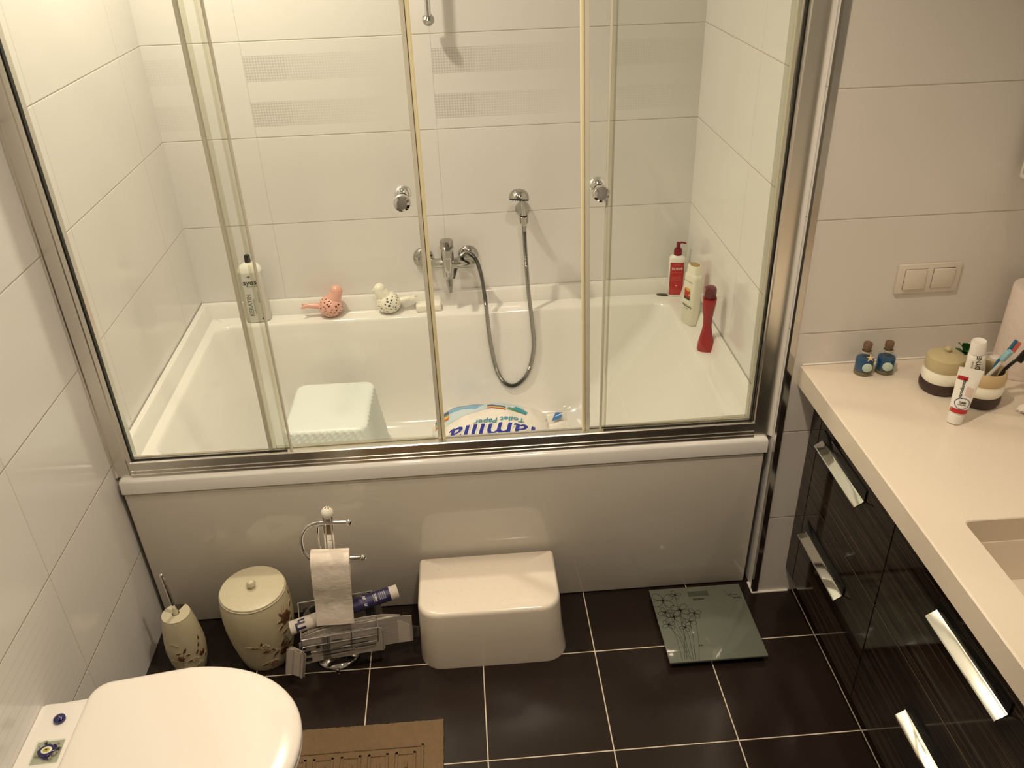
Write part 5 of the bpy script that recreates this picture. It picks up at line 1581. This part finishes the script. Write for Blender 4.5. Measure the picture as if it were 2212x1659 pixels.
b.mat('royal')
o_, i_ = [], []
for k in range(33):
    a = 2 * PI * k / 32
    o_.append(tbf(0.0005 + 0.0165 * math.cos(a), 0.0600 + 0.0150 * math.sin(a))); i_.append(tbf(0.0005 + 0.0152 * math.cos(a), 0.0600 + 0.0137 * math.sin(a)))
b.rings([o_, i_], False, False, closed=False)
b.build('lettering', tb2)

# kitchen paper roll
kp = root('paper_towel_roll', (2.3430, -0.1450, CZ1), 'white embossed paper towel roll standing at the right end of the worktop', 'paper towel')
MB().mat('towel').lathe([(0.020, 0.001), (0.0570, 0.001), (0.058, 0.004), (0.0575, 0.226), (0.0560, 0.230), (0.020, 0.230), (0.020, 0.001)], n=56, cap0=False, cap1=False).build('roll', kp, angle=40)
MB().mat('cork').lathe([(0.0198, 0.002), (0.0198, 0.2305), (0.0185, 0.2305), (0.0185, 0.002)], n=36, cap0=False, cap1=False).build('core', kp)
# white screw cap jar left of the roll
wj = MB().mat('white_pl').lathe([(0.015, 0.0), (0.018, 0.002), (0.018, 0.040), (0.016, 0.044), (0.012, 0.046), (0.012, 0.058), (0.010, 0.060), (0.0005, 0.0605)], n=28).build('small_white_bottle')
wj.location = (2.262, -0.170, CZ1); tag(wj, 'small white bottle half hidden behind the toothbrushes', 'bottle')
# crumpled tissue
b = MB().mat('paper'); rn = random.Random(21)
rs = []
for j in range(9):
    row = []
    for i in range(9):
        x = -0.030 + 0.060 * i / 8; y = -0.022 + 0.044 * j / 8
        row.append((x + rn.uniform(-.003, .003), y + rn.uniform(-.003, .003), 0.003 + 0.020 * abs(noise.noise(Vector((x * 60, y * 60, 4)))) + 0.010 * (1 - (abs(i - 4) + abs(j - 4)) / 8)))
    rs.append(row)
b.rings(rs, False, False, closed=False)
b.rings([[(x, y, max(0.0, z - 0.003)) for x, y, z in r_] for r_ in rs], False, False, closed=False)
ts = b.build('crumpled_tissue', angle=20); ts.location = (2.272, -0.335, CZ1); ts.rotation_euler = (0, 0, R(20))
tag(ts, 'crumpled white tissue at the right edge of the worktop', 'tissue')
# green sprig
pl_ = root('green_sprig', (2.1800, -0.1700, CZ1), 'small green leafy sprig behind the lidded jar', 'plant')
b = MB().mat('whiteglaze').lathe([(0.014, 0.0), (0.017, 0.002), (0.020, 0.040), (0.0185, 0.041), (0.016, 0.036), (0.0005, 0.034)], n=28)
b.build('pot', pl_)
MB().mat('leaf').tube([(0, 0, 0.030), (0.0, 0.001, 0.060), (0.001, 0.001, 0.092)], 0.0022, 8, 3).build('stem', pl_)
for k, (az, el_, s, z) in enumerate(((215, 45, 0.024, 0.074), (170, 60, 0.026, 0.078), (260, 40, 0.024, 0.070), (310, 50, 0.022, 0.066), (120, 40, 0.022, 0.066), (30, 55, 0.022, 0.074), (235, 75, 0.024, 0.082), (280, 10, 0.020, 0.056))):
    m_ = Matrix.Translation((0, 0, z)) @ Matrix.Rotation(R(az), 4, 'Z') @ Matrix.Rotation(R(-el_), 4, 'Y')
    out = []
    for i in range(18):
        t = i / 18 * 2 * PI
        rr_ = 1 + 0.13 * math.cos(7 * t)
        out.append((0.6 * s + 0.6 * s * math.cos(t) * rr_, 0.42 * s * math.sin(t) * rr_))
    MB().mat('leaf').rings([[m_ @ Vector((x, y, -0.004 * (x / s) ** 2 + 0.2 * abs(y))) for x, y in out], [m_ @ Vector((x * .97, y * .96, 0.0009 - 0.004 * (x / s) ** 2 + 0.2 * abs(y))) for x, y in out]]).build('leaf', pl_)
